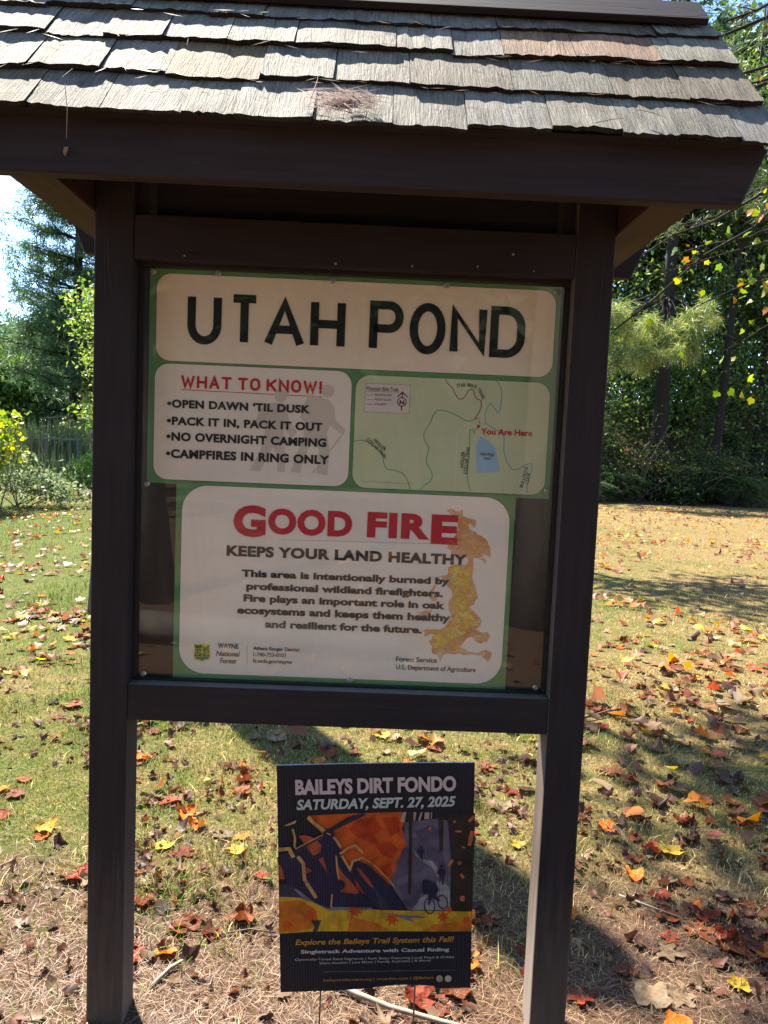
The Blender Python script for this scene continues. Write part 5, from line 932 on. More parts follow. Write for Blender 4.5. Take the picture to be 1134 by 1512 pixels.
# ---------------------------------------------------------------- trees and shrubs, left of the kiosk
pine_tree('pine_tree', 'tall dark pine rising against the sky left of the kiosk post', -11.2, 27.5, 15, .27, 3.4, 3.4, density=2.0, per=26, length=.36, width=.016)
leafy_tree('broadleaf_tree', 'sunlit tree with glossy yellow-green leaves right beside the left kiosk post', 'tree', -6.1, 17.2, 5.6, .1, [(-.2, -.3, 4.3, .9, 1.0, .7), (-.2, .4, 3.3, 1.0, 1.0, .7), (.9, 0, 4.8, 1.0, 1.1, .7), (.5, .2, 2.6, 1.1, 1, .6), (-.1, -.2, 1.9, .8, .8, .5)], 9500, .058, [(.13, .2, .04), (.2, .27, .06), (.09, .15, .035), (.3, .33, .1)], spread=.2)
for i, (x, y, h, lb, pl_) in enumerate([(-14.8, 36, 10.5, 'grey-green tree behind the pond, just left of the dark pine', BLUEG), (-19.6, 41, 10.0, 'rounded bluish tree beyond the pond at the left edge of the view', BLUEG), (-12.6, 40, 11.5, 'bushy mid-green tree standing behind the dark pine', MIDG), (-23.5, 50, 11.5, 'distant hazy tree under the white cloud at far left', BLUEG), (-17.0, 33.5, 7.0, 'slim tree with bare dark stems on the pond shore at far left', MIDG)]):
    h *= .8; leafy_tree('broadleaf_tree', lb, 'tree', x, y, h * .95, .16, [(0, 0, h * .55, h * .2, h * .2, h * .3), (h * .14, 0, h * .72, h * .15, h * .16, h * .18), (-h * .14, .2, h * .66, h * .15, h * .15, h * .2), (0, -h * .1, h * .85, h * .13, h * .13, h * .14), (.3, -h * .12, h * .32, h * .2, h * .16, h * .16)], 9500, .13, pl_, spread=.45)
leafy_tree('young_tree', 'small tree with thinning tan-yellow leaves above the reeds', 'tree', -10.4, 27.2, 4.6, .05, [(0, 0, 3.2, .8, .8, .9), (.5, 0, 2.2, .7, .7, .6), (-.4, 0, 2.3, .6, .6, .7)], 1500, .09, [(.3, .3, .1), (.24, .28, .08), (.4, .33, .14)], spread=.2)
bush('yellow_bush', 'bright yellow-leaved bush at the left edge of the view', -7.05, 12.4, [(.1, 0, 1.6, .5, .5, .4), (-.4, 0, 1.5, .6, .5, .5), (.4, .1, 1.15, .35, .4, .25), (.0, 0, .95, .5, .5, .3)], 1150, .062, YEL, spread=.14, asp=.8, cat='bush')
bush('grey_shrub', 'dark grey-green shrub below the yellow bush at left', -6.6, 12.9, [(-.3, 0, .6, .8, .5, .5), (.3, .3, .4, .6, .6, .35), (.75, .5, .25, .4, .5, .22)], 2000, .05, [(.11, .15, .07), (.15, .19, .1), (.08, .11, .05), (.24, .26, .15)])
bush('willow_shrub', 'low rounded bright green shrub at the foot of the pond railing', -7.5, 19.4, [(0, 0, .55, .75, .6, .5), (.7, .2, .4, .6, .5, .4)], 2200, .09, [(.16, .26, .05), (.2, .3, .07), (.11, .19, .04)], asp=.22, cat='shrub')
bush('green_shrub', 'leafy dark green shrub beside the left kiosk post, behind the railing', -7.9, 23.4, [(0, 0, 1.0, 1.1, .8, .9), (.8, 0, 1.7, .9, .8, .7)], 2600, .09, MIDG)
def reed_clump(label, x, y, n, h):
    bx = rng.normal(0, .55, n); by = rng.normal(0, .3, n); a = rng.uniform(0, 2 * PI, n); hh = h * (.6 + .45 * rng.random(n)); ln_ = .28 * hh * rng.random(n); w = .012; z = -.05
    V = np.empty((n, 5, 3)); px, py = np.cos(a) * w, np.sin(a) * w; qx, qy = np.cos(a + 1.3) * ln_, np.sin(a + 1.3) * ln_
    V[:, 0] = np.stack([bx - px, by - py, np.full(n, z)], 1); V[:, 1] = np.stack([bx + px, by + py, np.full(n, z)], 1); V[:, 2] = np.stack([bx + px + qx * .3, by + py + qy * .3, hh * .6], 1); V[:, 3] = np.stack([bx - px + qx * .3, by - py + qy * .3, hh * .6], 1); V[:, 4] = np.stack([bx + qx, by + qy, hh], 1)
    i = np.arange(n) * 5; F = np.concatenate([np.stack([i, i + 1, i + 2], 1), np.stack([i, i + 2, i + 3], 1), np.stack([i + 3, i + 2, i + 4], 1)])
    c = np.array([(.2, .23, .09), (.13, .18, .06), (.3, .28, .14), (.1, .14, .05)])[rng.integers(0, 4, n)]
    o = np_mesh('reed_clump', V.reshape(-1, 3), F, M_grass, np.repeat(c, 5, axis=0)); o.location = (x, y, hz(x, y)); tag(o, label, 'reeds', 'reeds along the pond'); return o
reed_clump('tall grey-green reeds behind the left part of the pond railing, next to the yellow bush', -10.9, 22.9, 420, 2.0)
reed_clump('tall reeds behind the middle of the pond railing', -9.7, 22.8, 420, 2.2)
reed_clump('reeds at the post end of the pond railing', -8.6, 22.9, 300, 1.6)
def railing():
    root = empty('pond_railing', (-10.2, 22.2, hz(-10, 22.2))); tag(root, 'low weathered wooden picket railing among the reeds by the pond', 'railing'); g = wood_mat('grey_railing_wood', (.12, .11, .1), (.25, .23, .21), 'X', .8); g2 = plain('grey_picket_wood', (.13, .125, .095), .8)
    m = MB(); m.box(-2.2, 1.22, -.06, .06, 1.36, 1.42); m.build('top_rail', g, root)
    m = MB(); m.box(-2.2, 1.2, -.02, .02, .35, .42); m.build('lower_rail', g2, root)
    for i in range(15): m = MB(); xx = -2.15 + i * .235; m.box(xx - .025, xx + .025, -.045, -.022, .2, 1.355); m.build('picket', g2, root)
    for xx in (-2.15, -1.0, .15, 1.15): m = MB(); m.box(xx - .05, xx + .05, -.018, .058, -.3, 1.355); m.build('rail_post', g2, root)
railing()

reed_clump('low reeds growing through the pickets of the pond railing', -9.9, 21.7, 260, 1.15)
reed_clump('low reeds in front of the post end of the pond railing', -9.0, 21.5, 220, 1.0)
# ---------------------------------------------------------------- shade-casting trees standing behind the kiosk
m = MB(); tp = trunk_pts(6.6, (.1, 0), .03); root = empty('dead_trunk', (-2.0, 4.5, 0)); tag(root, 'straight dead tree trunk on the lawn behind the sign board', 'dead tree')
m.tube(tp, [.26] + [.22 - .004 * i for i in range(1, 9)], 12); m.build('trunk', M_bark2, root, smooth=True)
m = MB(); m.tube([(0, 0, 3.6), (-.35, .1, 4.0), (-.5, .15, 4.1)], [.05, .04, .02], 6); m.build('branch_stub', M_bark2, root)
leafy_tree('slender_tree', 'slender lawn tree behind the sign board casting the narrow shadow at right', 'tree', -1.75, 7.2, 11, .11, [(0, 0, 10.5, 1.3, 1.3, 1.4), (.5, .3, 9.2, .9, .9, .7)], 2600, .09, MIDG)
leafy_tree('lawn_tree', 'leafy lawn tree behind the kiosk roof dappling the grass at right', 'tree', .9, 10.8, 8.5, .13, [(.3, 0, 7.4, 1.2, 1.1, .8), (-.8, .2, 6.6, .8, .8, .5), (1.2, .3, 6.3, .7, .7, .5)], 1900, .09, MIDG, spread=.25)

# ---------------------------------------------------------------- forest, right of the kiosk
def white_pine():
    x, y = 10.2, 25.6; root = pine_tree('white_pine', 'large white pine with a sunlit yellow-green bough hanging beside the right post', x, y, 20, .3, 12, 2.4, density=1.2, per=16, length=.36, width=.016, dead=10)
    m = MB(); tips = []; z0 = hz(x, y)
    for bx, bz in ((7.4, 5.4), (8.2, 5.9), (9.0, 5.5), (8.0, 4.9), (8.6, 4.6), (9.6, 5.9), (10.4, 6.0), (9.9, 5.3), (7.2, 6.1), (9.2, 4.9), (7.6, 4.5)):
        p = limb(m, (0, 0, 7.2 - z0), (bx - x, -2.2 + rnd.gauss(0, .3), bz - z0), .04, .1, 6, 5)
        for sub_ in range(6):
            ex = (bx - x + rnd.gauss(0, .4), -2.3 + rnd.gauss(0, .4), bz - z0 + rnd.gauss(0, .2)); limb(m, p[-2], ex, .012, 0, 4, 4)
            for q in range(4): tips.append(tuple(ex[c_] + rnd.gauss(0, .11) for c_ in range(3)))
    m.build('bough', M_bark, root); needle_crown(root, tips, 60, .34, .009, WPINE, .45, 'bough_needles')
white_pine()
FT = [(12.15, 25.4, 17, .17, 'slim dark trunk leaning right between the white pine and the right edge', (.6, 0)), (14.6, 27.5, 18, .15, 'thin straight trunk at the far right edge of the forest front', (.2, 0)), (8.2, 31, 19, .17, 'dark trunk close beside the right kiosk post, behind the pine bough', (0, 0)),
      (11.4, 33, 20, .22, 'thick dark trunk behind the pine bough', (.1, 0)), (13.4, 35, 20, .16, 'pole-thin trunk behind the leaning one', (-.3, 0)), (16.6, 34, 18, .2, 'stout trunk deep in the forest at right edge', (.3, 0)), (9.6, 38, 21, .16, 'straight pole trunk deep in the woods near the kiosk post', (0, 0)),
      (14.9, 41, 22, .18, 'distant trunk showing under the high canopy', (0, 0)), (18.6, 40, 21, .2, 'distant stout trunk at the right picture edge', (0, 0)), (12.3, 45, 22, .2, 'farthest trunk in the middle of the wood at right', (.2, 0)), (17.2, 29.5, 16, .14, 'young forest tree just outside the right edge', (0, 0))]
for i, (x, y, h, r, lb, ln_) in enumerate(FT):
    bl = []
    for q in range(8):
        a = rnd.random() * 2 * PI; rr = rnd.uniform(.4, 2.3); z = h * rnd.uniform(.38, .98); bl.append((math.cos(a) * rr + ln_[0] * z / h, math.sin(a) * rr, z, rnd.uniform(.8, 1.5), rnd.uniform(.8, 1.5), rnd.uniform(.4, .8)))
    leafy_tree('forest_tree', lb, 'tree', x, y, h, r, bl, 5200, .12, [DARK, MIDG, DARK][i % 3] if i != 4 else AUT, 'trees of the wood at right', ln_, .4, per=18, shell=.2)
def maple():
    root = empty('maple_tree', (7.4, 9.2, hz(7.4, 9.2))); tag(root, 'maple overhanging from the right with bare drooping limbs and yellow and orange leaves', 'maple tree'); m = MB(); tp = trunk_pts(9.5, (.3, .2), .06)
    m.tube(tp, [.3] + [.22 - .02 * i for i in range(1, 9)], 12); lp = []
    W = lambda x, y, z: (x - 7.4, y - 9.2, z)
    for e, r, z in ((W(3.24, 8.7, 3.15), .04, 6.3), (W(3.35, 8.75, 4.0), .035, 6.2), (W(3.3, 8.6, 3.6), .022, 5.2), (W(4.3, 8.5, 3.5), .03, 4.6), (W(4.0, 8.9, 4.2), .035, 5.2), (W(4.4, 8.6, 5.2), .035, 6.4), (W(4.0, 8.9, 6.4), .05, 7.2), (W(4.6, 9.1, 7.4), .05, 8.1), (W(4.9, 8.4, 4.4), .03, 5.6), (W(4.7, 8.8, 2.9), .022, 4.0)):
        pts = limb(m, on_trunk(tp, z), e, r, .07, 7, 7); lp.append(pts)
        for p in pts[3:7]:
            for _ in range(2): limb(m, p, p + Vector((rnd.gauss(-.25, .3), rnd.gauss(0, .25), rnd.gauss(-.08, .22))), r * .22, 0, 4, 4)
    m.build('trunk', M_bark, root, smooth=True)
    P = []
    for k, (lp_, cnt) in enumerate(zip(lp, (6, 7, 7, 18, 20, 14, 8, 6, 16, 12))):
        for _ in range(cnt):
            t = rnd.uniform(.35, 1.0) ** .8; f = t * 7; i = min(6, int(f)); p = lp_[i].lerp(lp_[i + 1], f - i); P.append((p.x + rnd.gauss(0, .2), p.y + rnd.gauss(0, .2), p.z + rnd.gauss(0, .15)))
    for c in ((-2.3, -.5, 3.4), (-2.0, -.5, 4.2), (-2.35, -.4, 4.8), (-1.9, 0, 2.6), (-2.1, .2, 6.0)):
        for _ in range(11): P.append((c[0] + rnd.gauss(0, .3), c[1] + rnd.gauss(0, .3), c[2] + rnd.gauss(0, .3)))
    P = np.array(P); V, F, q_ = lobed_leaves(P, .07 * (.55 + .6 * rng.random(len(P))), .2)
    pl_ = np.array([(.3, .36, .04), (.22, .32, .04), (.4, .38, .05), (.5, .2, .03), (.16, .25, .04), (.26, .34, .05)]); np_mesh('crown', V, F, M_leaf, np.repeat(.62 * pl_[rng.integers(0, 6, len(P))] * (.6 + .7 * rng.random((len(P), 1))), q_, axis=0), root)
maple()
def over_pine():
    root = empty('overhanging_pine', (9.6, 12.4, hz(9.6, 12.4))); tag(root, 'pine whose needled branches fill the upper right corner beside the roof', 'pine tree'); m = MB(); tp = trunk_pts(13, (0, 0), .1); tips = []
    m.tube(tp, [.3] + [.24 - .022 * i for i in range(1, 9)], 10)
    for e, z in (((-4.4, -.6, 6.6), 8.2), ((-4.0, -.9, 7.6), 9.0), ((-3.6, .4, 8.3), 9.6), ((-4.9, 0, 7.4), 8.8), ((-3.4, -1.1, 6.0), 7.4), ((-4.7, .6, 8.6), 10.4), ((-3.0, -.3, 7.0), 8.4), ((-3.9, .8, 5.9), 7.3), ((-2.5, -.6, 5.4), 6.4), ((-3.3, .3, 9.4), 11)):
        pts = limb(m, on_trunk(tp, z), e, .06, .05, 6, 6)
        for _ in range(26):
            f = rnd.uniform(.4, 1.03); p = Vector(on_trunk(tp, z)).lerp(Vector(e), f); tips.append((p.x + rnd.gauss(0, .28), p.y + rnd.gauss(0, .3), p.z + rnd.gauss(0, .22)))
    m.build('trunk', M_bark, root, smooth=True); needle_crown(root, tips, 26, .24, .006, [(.05, .08, .03), (.09, .12, .045), (.13, .16, .06), (.04, .06, .03)], .3)
over_pine()
US = [(7.6, 24.6, 1.1, 'f', 'low feathery green shrub right against the right kiosk post'), (8.7, 25.2, 1.4, 'f', 'spreading feathery shrub left of the bare dirt bank'), (9.7, 25.3, .9, 'b', 'knee-high dark shrub in front of the dirt bank'), (11.9, 25.6, 1.9, 'f', 'tall feathery sumac-like shrub catching light above the dirt bank'),
      (12.9, 25.0, 1.5, 'f', 'feathery shrub with bright fronds left of the far right edge'), (13.8, 26.0, 1.9, 'b', 'rounded leafy shrub in the far right of the undergrowth'), (10.9, 24.6, .5, 'b', 'small low dark shrub at the lawn edge below the dirt bank'), (12.0, 25.0, 1.2, 'b', 'low shrub with dull leaves at the lawn edge near the right'), (13.3, 24.4, 1.0, 'b', 'low shrub at the lawn edge by the right picture edge'),
      (8.5, 24.6, .6, 'b', 'ground-hugging dark shrub at the lawn edge near the post'), (9.2, 27.4, 1.9, 'b', 'dim upright shrub behind the feathery one near the post'), (10.4, 29.6, 1.6, 'b', 'dim shrub at the top of the dirt bank'), (12.4, 28.4, 2.3, 'b', 'tall dim shrub behind the sumac-like one'), (14.6, 29, 2.4, 'b', 'tall dim shrub deep behind the right edge'), (7.3, 26.8, 2.4, 'b', 'tall dark shrub half hidden behind the right kiosk post'), (11.2, 26.9, 1.2, 'f', 'small frond shrub on the slope right of the dirt bank'), (16, 25.4, 1.8, 'b', 'broad dark shrub beyond the right picture edge')]
US += [(9.3, 24.9, 2.0, 'b', 'loose waist-high shrub in front of the white pine trunk'), (11.4, 25.0, 2.2, 'b', 'tall open shrub right of the white pine trunk'), (8.3, 25.4, 2.4, 'b', 'tall loose shrub beside the right kiosk post'), (12.8, 25.6, 2.6, 'b', 'tall ragged shrub in front of the leaning trunk'), (8.0, 27.6, 1.9, 'f', 'feathery shrub a little up the slope near the kiosk post'), (13.0, 27.0, 2.2, 'f', 'large feathery shrub with pale fronds right of the dirt bank'), (14.4, 28.2, 2.2, 'f', 'feathery shrub with drooping fronds high at the right edge'), (9.0, 28.4, 1.7, 'b', 'roundish shrub left of the dirt bank, halfway up the slope'), (12.4, 30.6, 2.0, 'f', 'pale feathery shrub at the top of the slope behind the others'), (15.6, 27.2, 1.7, 'b', 'leafy shrub on the slope cut by the right picture edge'), (7.2, 29.8, 2.2, 'b', 'dark shrub high on the slope hidden by the kiosk post'), (13.9, 30.4, 2.4, 'b', 'dim shrub between two slim trunks at right'),
(13.2, 28.2, 2.6, 'b', 'tall dim shrub on the slope right of the white pine'), (8.9, 29.2, 2.8, 'b', 'tall dark shrub on the slope under the pine bough'), (15.2, 31, 3.0, 'b', 'tall dim shrub high on the slope at the right edge'), (10.0, 31.5, 2.4, 'b', 'dim shrub high on the slope above the dirt bank')]
for x, y, s, k, lb in US:
    if k == 'f': fern_bush('fern_shrub', lb, x, y, 110, s * .62, [(.07, .14, .035), (.1, .18, .045), (.17, .24, .06), (.05, .1, .03)], 'undergrowth at the forest edge')
    else:
        s *= rnd.uniform(.8, 1.5); bl = [(rnd.gauss(0, s * .45), rnd.gauss(0, s * .35), s * rnd.uniform(.2, 1.05), s * rnd.uniform(.15, .4), s * rnd.uniform(.15, .4), s * rnd.uniform(.1, .25)) for _ in range(7)]
        bush('forest_shrub', lb, x, y + rnd.uniform(0, .8), bl, rnd.choice((700, 1000, 1300)), rnd.choice((.05, .07, .09)), rnd.choice((DARK, DARK + [(.1, .14, .03)], MIDG, [(.09, .1, .03), (.14, .13, .04), (.05, .08, .02)])), 'undergrowth at the forest edge', stems=16, spread=.24, stem_r=.018)
def sapling(label, x, y, h, pal):
    root = empty('sapling', (x, y, hz(x, y))); tag(root, label, 'sapling', 'undergrowth at the forest edge'); m = MB(); tp = trunk_pts(h, (rnd.gauss(0, .3), rnd.gauss(0, .2)), .08); m.tube(tp, [.035 * (1 - .08 * i) for i in range(9)], 6); P = []
    for q in range(11):
        z = h * rnd.uniform(.3, 1); s_ = on_trunk(tp, z); a = rnd.random() * 6.28; l = rnd.uniform(.5, 1.2); e = (s_[0] + math.cos(a) * l, s_[1] + math.sin(a) * l, z + rnd.uniform(-.2, .4)); pts = limb(m, s_, e, .012, 0, 4, 4)
        for _ in range(24): f = rnd.random(); p = Vector(s_).lerp(Vector(e), .25 + .8 * f); P.append((p.x + rnd.gauss(0, .13), p.y + rnd.gauss(0, .13), p.z + rnd.gauss(0, .07)))
    m.build('stem', M_bark, root); P = np.array(P); V, F, q_ = lobed_leaves(P, .065 * (.6 + .6 * rng.random(len(P))), 1.4); pl_ = np.array(pal); np_mesh('foliage', V, F, M_leaf, np.repeat(pl_[rng.integers(0, len(pal), len(P))] * (.7 + .6 * rng.random((len(P), 1))), q_, axis=0), root)
for x, y, h, lb in ((8.4, 26.4, 4.2, 'slim sapling with layered leaves beside the right kiosk post'), (11.9, 27.6, 5.0, 'tall slim sapling standing right of the dirt bank'), (13.6, 26.4, 4.4, 'sapling with broad layered leaves near the right edge'), (14.8, 29.4, 5.6, 'tall sapling high on the slope at the right edge'), (9.7, 30.2, 5.2, 'sapling behind the pine bough on the slope')):
    sapling(lb, x, y, h, [(.07, .13, .03), (.11, .17, .04), (.2, .24, .05), (.05, .1, .03)])
def far_mass(name, label, n, xr, yr, zr, size, pal, base, prof=None, gap=0.0):
    nc = n // 26; cx = rng.uniform(*xr, nc); cy = rng.uniform(*yr, nc); top = zr[1] * (.75 + .4 * vnoise(cx, cy * 0, .18, 12)); cz = ground_h(cx, cy) + zr[0] + (top - zr[0]) * rng.random(nc) ** .9
    k = rng.integers(0, nc, n); P = np.stack([cx, cy, cz], 1)[k] + rng.normal(size=(n, 3)) * np.array([.75, .75, .5]); V, F = leaf_quads(P, size * (.6 + .8 * rng.random(n)))
    tag(np_mesh(name, V, F, M_leaf, np.repeat(pal_col(k, pal, .4, .7), 4, axis=0)), label, 'distant woods', kind='stuff')
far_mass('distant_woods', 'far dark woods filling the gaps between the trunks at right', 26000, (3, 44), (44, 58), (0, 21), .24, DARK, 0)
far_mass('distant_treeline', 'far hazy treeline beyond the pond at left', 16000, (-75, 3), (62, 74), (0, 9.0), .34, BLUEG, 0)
far_mass('dim_woods', 'dim mass of woodland leaves between the forest trunks at right', 30000, (5, 32), (35, 43), (0, 9.5), .15, DARK + [(.05, .08, .02)], 0)
far_mass('understory_canopy', 'mid-green leaves of young growth hanging between the forest trunks', 11000, (6.5, 19), (25.5, 29.5), (1.6, 8.5), .085, MIDG + [(.1, .14, .03), (.16, .2, .05)], 0)
far_mass('shading_canopy', 'high dark canopy added behind and right of the kiosk to shade the woods', 32000, (-7, 30), (33, 50), (7, 21), .3, DARK, 0)  # leaf mass added mostly out of sight to shade the woods at right
far_mass('slope_thicket', 'dark thicket on the slope behind the shrubs at right', 9000, (12.6, 22), (30, 35), (0, 2.4), .1, DARK + MIDG, 0)
far_mass('rear_thicket', 'deeper woods behind the viewer closing the gaps of the nearer ones', 30000, (-40, 40), (-48, -38), (0, 19), .95, DARK, 0)
far_mass('rear_woods', 'woods standing behind the viewer, mirrored in the sign cover', 42000, (-30, 30), (-36, -22), (0, 17), .5, DARK, 0)
far_mass('undergrowth', 'tangled low green undergrowth covering the forest floor', 7000, (6.2, 19), (27, 35), (.03, .5), .07, DARK + MIDG, 0)

# ---------------------------------------------------------------- trees behind the viewer (mirrored in the clear cover)
for i, (x, y, h, r, lb) in enumerate([(1.5, -4.6, 15, .2, 'grey tree trunk mirrored in the right margin of the sign cover'), (-1.9, -5.0, 14, .2, 'leaning tree trunk mirrored in the left margin of the sign cover'), (5.2, -9, 16, .22, 'tree behind the viewer to the right'), (-5.4, -9.5, 16, .22, 'tree behind the viewer to the left'), (-8.5, -14, 17, .25, 'tree farthest behind the viewer')]):
    bl = [(rnd.gauss(0, 1.6), rnd.gauss(0, 1.4), h * rnd.uniform(.42, .95), rnd.uniform(1.2, 2), rnd.uniform(1.2, 2), rnd.uniform(.7, 1.2)) for _ in range(7)]
    leafy_tree('shade_tree', lb, 'tree', x, y, h, r, bl, 2200, .2, MIDG, 'trees behind the viewer', (0, 0) if i != 1 else (-1.2, 0), .5, bark=M_bark2)
fl_ = MB(); fl_.tube([(-3.2, -3.9, .12), (-1.7, -3.6, .12), (.3, -3.3, .1)], [.12, .11, .08], 10); o = fl_.build('fallen_log', M_bark2, smooth=True); tag(o, 'fallen log on the ground behind the viewer, mirrored in the sign cover', 'log')

# ---------------------------------------------------------------- fallen leaves
def leaf_outline(kind):
    if kind == 0:      # maple-like, five lobes
        half = [(-90, .12), (-62, .3), (-40, .62), (-25, .78), (-12, .55), (2, .5), (16, .78), (26, .98), (40, .8), (52, .52), (66, .55), (76, .88), (90, 1.12)]
    elif kind == 1:    # broad poplar-like
        half = [(-90, .18), (-70, .5), (-45, .72), (-20, .82), (0, .78), (15, .6), (30, .68), (48, .86), (62, .78), (76, .7), (90, .76)]
    else: half = [(-90, .3), (-60, .42), (-30, .5), (0, .55), (30, .66), (60, .88), (78, 1.0), (90, 1.15)]
    pts = [(math.cos(R(a)) * r, math.sin(R(a)) * r) for a, r in half]; return pts + [(-x, y) for x, y in pts[-2:0:-1]]
def leaf_mesh(kind, curl, seed, mat):
    rr = random.Random(seed); o = leaf_outline(kind); n = len(o); o = [(x * rr.uniform(.9, 1.1), y * rr.uniform(.9, 1.1)) for x, y in o]; V = [(0, 0)]; F = []
    rings = (.33, .66, 1.0)
    for f in rings: V += [(x * f, y * f) for x, y in o]
    for i in range(n): F.append((0, 1 + i, 1 + (i + 1) % n))
    for k in range(2):
        for i in range(n): a = 1 + k * n + i; b = 1 + k * n + (i + 1) % n; F += [(a, a + n, b + n), (a, b + n, b)]
    ph = rr.uniform(0, 6.3); p2 = rr.uniform(0, 6.3); W = []
    for x, y in V:
        q = math.hypot(x, y); a = math.atan2(y, x)
        z = .62 * curl * (.55 * q * q * (1 + .7 * math.cos(2 * a + ph)) + .28 * q * math.sin(5 * a + p2) * q + .12 * math.sin(7 * x + p2) * q) + .05 * abs(x)
        s = 1 - .38 * curl * q * q; W.append((x * s + rr.gauss(0, .015), y * s + rr.gauss(0, .015), z + rr.gauss(0, .025 * curl)))
    zmin = min(w[2] for w in W); W = [(x, y, z - zmin) for x, y, z in W]
    b = len(W); st = o[0]; z0 = W[1 + 2 * n][2]
    W += [(-.012, -.1, z0), (.012, -.1, z0), (.03 + rr.gauss(0, .1), -.75, z0 + .08), (.012 + rr.gauss(0, .1), -.75, z0 + .08)]; F.append((b, b + 1, b + 2)); F.append((b, b + 2, b + 3))
    me = bpy.data.meshes.new('fallen_leaf'); me.from_pydata([(x, y, z) for x, y, z in W], [], F); me.materials.append(mat); me.polygons.foreach_set('use_smooth', [True] * len(me.polygons)); return me
LC = {'rust brown': ((0.1545, 0.0394, 0.0126), (0.2502, 0.0723, 0.0209)), 'dark brown': ((0.0603, 0.027, 0.0171), (0.1207, 0.0575, 0.0335)), 'orange': ((0.4904, 0.1156, 0.0111), (0.6081, 0.1927, 0.0168)), 'yellow': ((0.4655, 0.3063, 0.029), (0.5247, 0.3869, 0.0725)), 'pale tan': ((0.24, 0.162, 0.09), (0.33, 0.252, 0.156)), 'dull red': ((0.1987, 0.0278, 0.0118), (0.2944, 0.055, 0.0209))}
LM = {}
for nm, (a, b) in LC.items():
    m, N, L, B = newmat('dry_leaf_' + nm.replace(' ', '_')); t = N.new('ShaderNodeTexCoord'); oi = N.new('ShaderNodeObjectInfo'); n = N.new('ShaderNodeTexNoise'); n.noise_dimensions = '4D'; n.inputs['Scale'].default_value = 2.6; n.inputs['Detail'].default_value = 6
    wq = N.new('ShaderNodeMath'); wq.operation = 'MULTIPLY'; wq.inputs[1].default_value = 40; L.new(oi.outputs['Random'], wq.inputs[0]); L.new(wq.outputs[0], n.inputs['W']); L.new(t.outputs['Object'], n.inputs['Vector'])
    r = ramp(N, [(.3, [c * .6 for c in a]), (.5, a), (.7, b)]); L.new(n.outputs['Fac'], r.inputs['Fac']); hs = N.new('ShaderNodeHueSaturation'); vq = N.new('ShaderNodeMath'); vq.operation = 'MULTIPLY_ADD'; vq.inputs[1].default_value = .7; vq.inputs[2].default_value = .55; L.new(oi.outputs['Random'], vq.inputs[0]); L.new(vq.outputs[0], hs.inputs['Value']); L.new(r.outputs['Color'], hs.inputs['Color'])
    L.new(hs.outputs['Color'], B.inputs['Base Color']); B.inputs['Roughness'].default_value = .5; B.inputs['Specular IOR Level'].default_value = .12
    tr = N.new('ShaderNodeBsdfTranslucent'); L.new(hs.outputs['Color'], tr.inputs['Color']); mx_ = N.new('ShaderNodeMixShader'); mx_.inputs['Fac'].default_value = .22; L.new(B.outputs[0], mx_.inputs[1]); L.new(tr.outputs[0], mx_.inputs[2]); L.new(mx_.outputs[0], N['Material Output'].inputs['Surface'])
    bp = N.new('ShaderNodeBump'); bp.inputs['Strength'].default_value = .4; bp.inputs['Distance'].default_value = .05; L.new(n.outputs['Fac'], bp.inputs['Height']); L.new(bp.outputs['Normal'], B.inputs['Normal']); LM[nm] = m
PROTO = {}
for nm in LC:
    PROTO[nm] = [leaf_mesh((0, 1, 1, 2, 1, 1, 0, 2, 1, 1)[k], c, 31 * k + len(nm), LM[nm]) for k, c in enumerate((.2, .55, 1.0, .35, .75, 1.3, .12, .3, .6, .9))]
def drop_leaf(nm, k, x, y, s, rz, tilt, label):
    o = bpy.data.objects.new('fallen_leaf', PROTO[nm][k]); COL.objects.link(o); o.location = (x, y, hz(x, y) + .006); o.rotation_euler = (tilt[0], tilt[1], rz); o.scale = (s, s, s)
    tag(o, label, 'leaf', 'fallen leaves on the lawn and litter'); return o
spots = []
SPEC = [('pale tan', 0, .95, .16, .058, 'flat pale tan lobed leaf in the shade right of the right post foot'), ('orange', 1, .90, .04, .06, 'curled orange leaf at the right post foot, lowest right of it'), ('yellow', 3, -.86, .93, .055, 'yellow-green leaf touching the left post on its outer side'), ('yellow', 4, 1.13, .2, .05, 'folded bright yellow leaf in the shade at lower right'), ('orange', 2, 1.02, .75, .06, 'pair-lobed bright orange leaf on the lit grass right of the right post'),
        ('dull red', 5, 1.2, .42, .068, 'big crumpled red-brown leaf at the edge of the shade at lower right'), ('pale tan', 1, -.62, .62, .062, 'large pale cream leaf near the inner side of the left post'), ('dull red', 2, -.6, .5, .066, 'deep red leaf just inside the left post'), ('rust brown', 5, -.28, .43, .07, 'large curled brown leaf left of the event sign'), ('orange', 4, -.47, .27, .05, 'small orange leaf lying on pine needles between left post and event sign'),
        ('rust brown', 1, 1.05, .52, .06, 'flat brown leaf lying on straw at right of the right post'), ('pale tan', 3, -.45, .94, .06, 'pale folded leaf midway between left post and event sign')]
for nm, k, x, y, s, lb in SPEC: drop_leaf(nm, k, x, y, s, rnd.random() * 6.28, (rnd.gauss(0, .15), rnd.gauss(0, .15)), lb); spots.append((x, y))
def region(rt_):
    return 'left of the kiosk' if rt_ < -.33 else ('right of the kiosk' if rt_ > .27 else 'below the sign board')
names = ['rust brown'] * 34 + ['dark brown'] * 16 + ['orange'] * 16 + ['yellow'] * 6 + ['pale tan'] * 11 + ['dull red'] * 15
shape = {0: 'flat', 1: 'slightly curled', 2: 'strongly curled', 3: 'gently cupped', 4: 'curled', 5: 'crumpled', 6: 'flat', 7: 'gently cupped', 8: 'slightly curled', 9: 'curled'}
cnt = {'left': 80, 'mid': 98, 'right': 110}
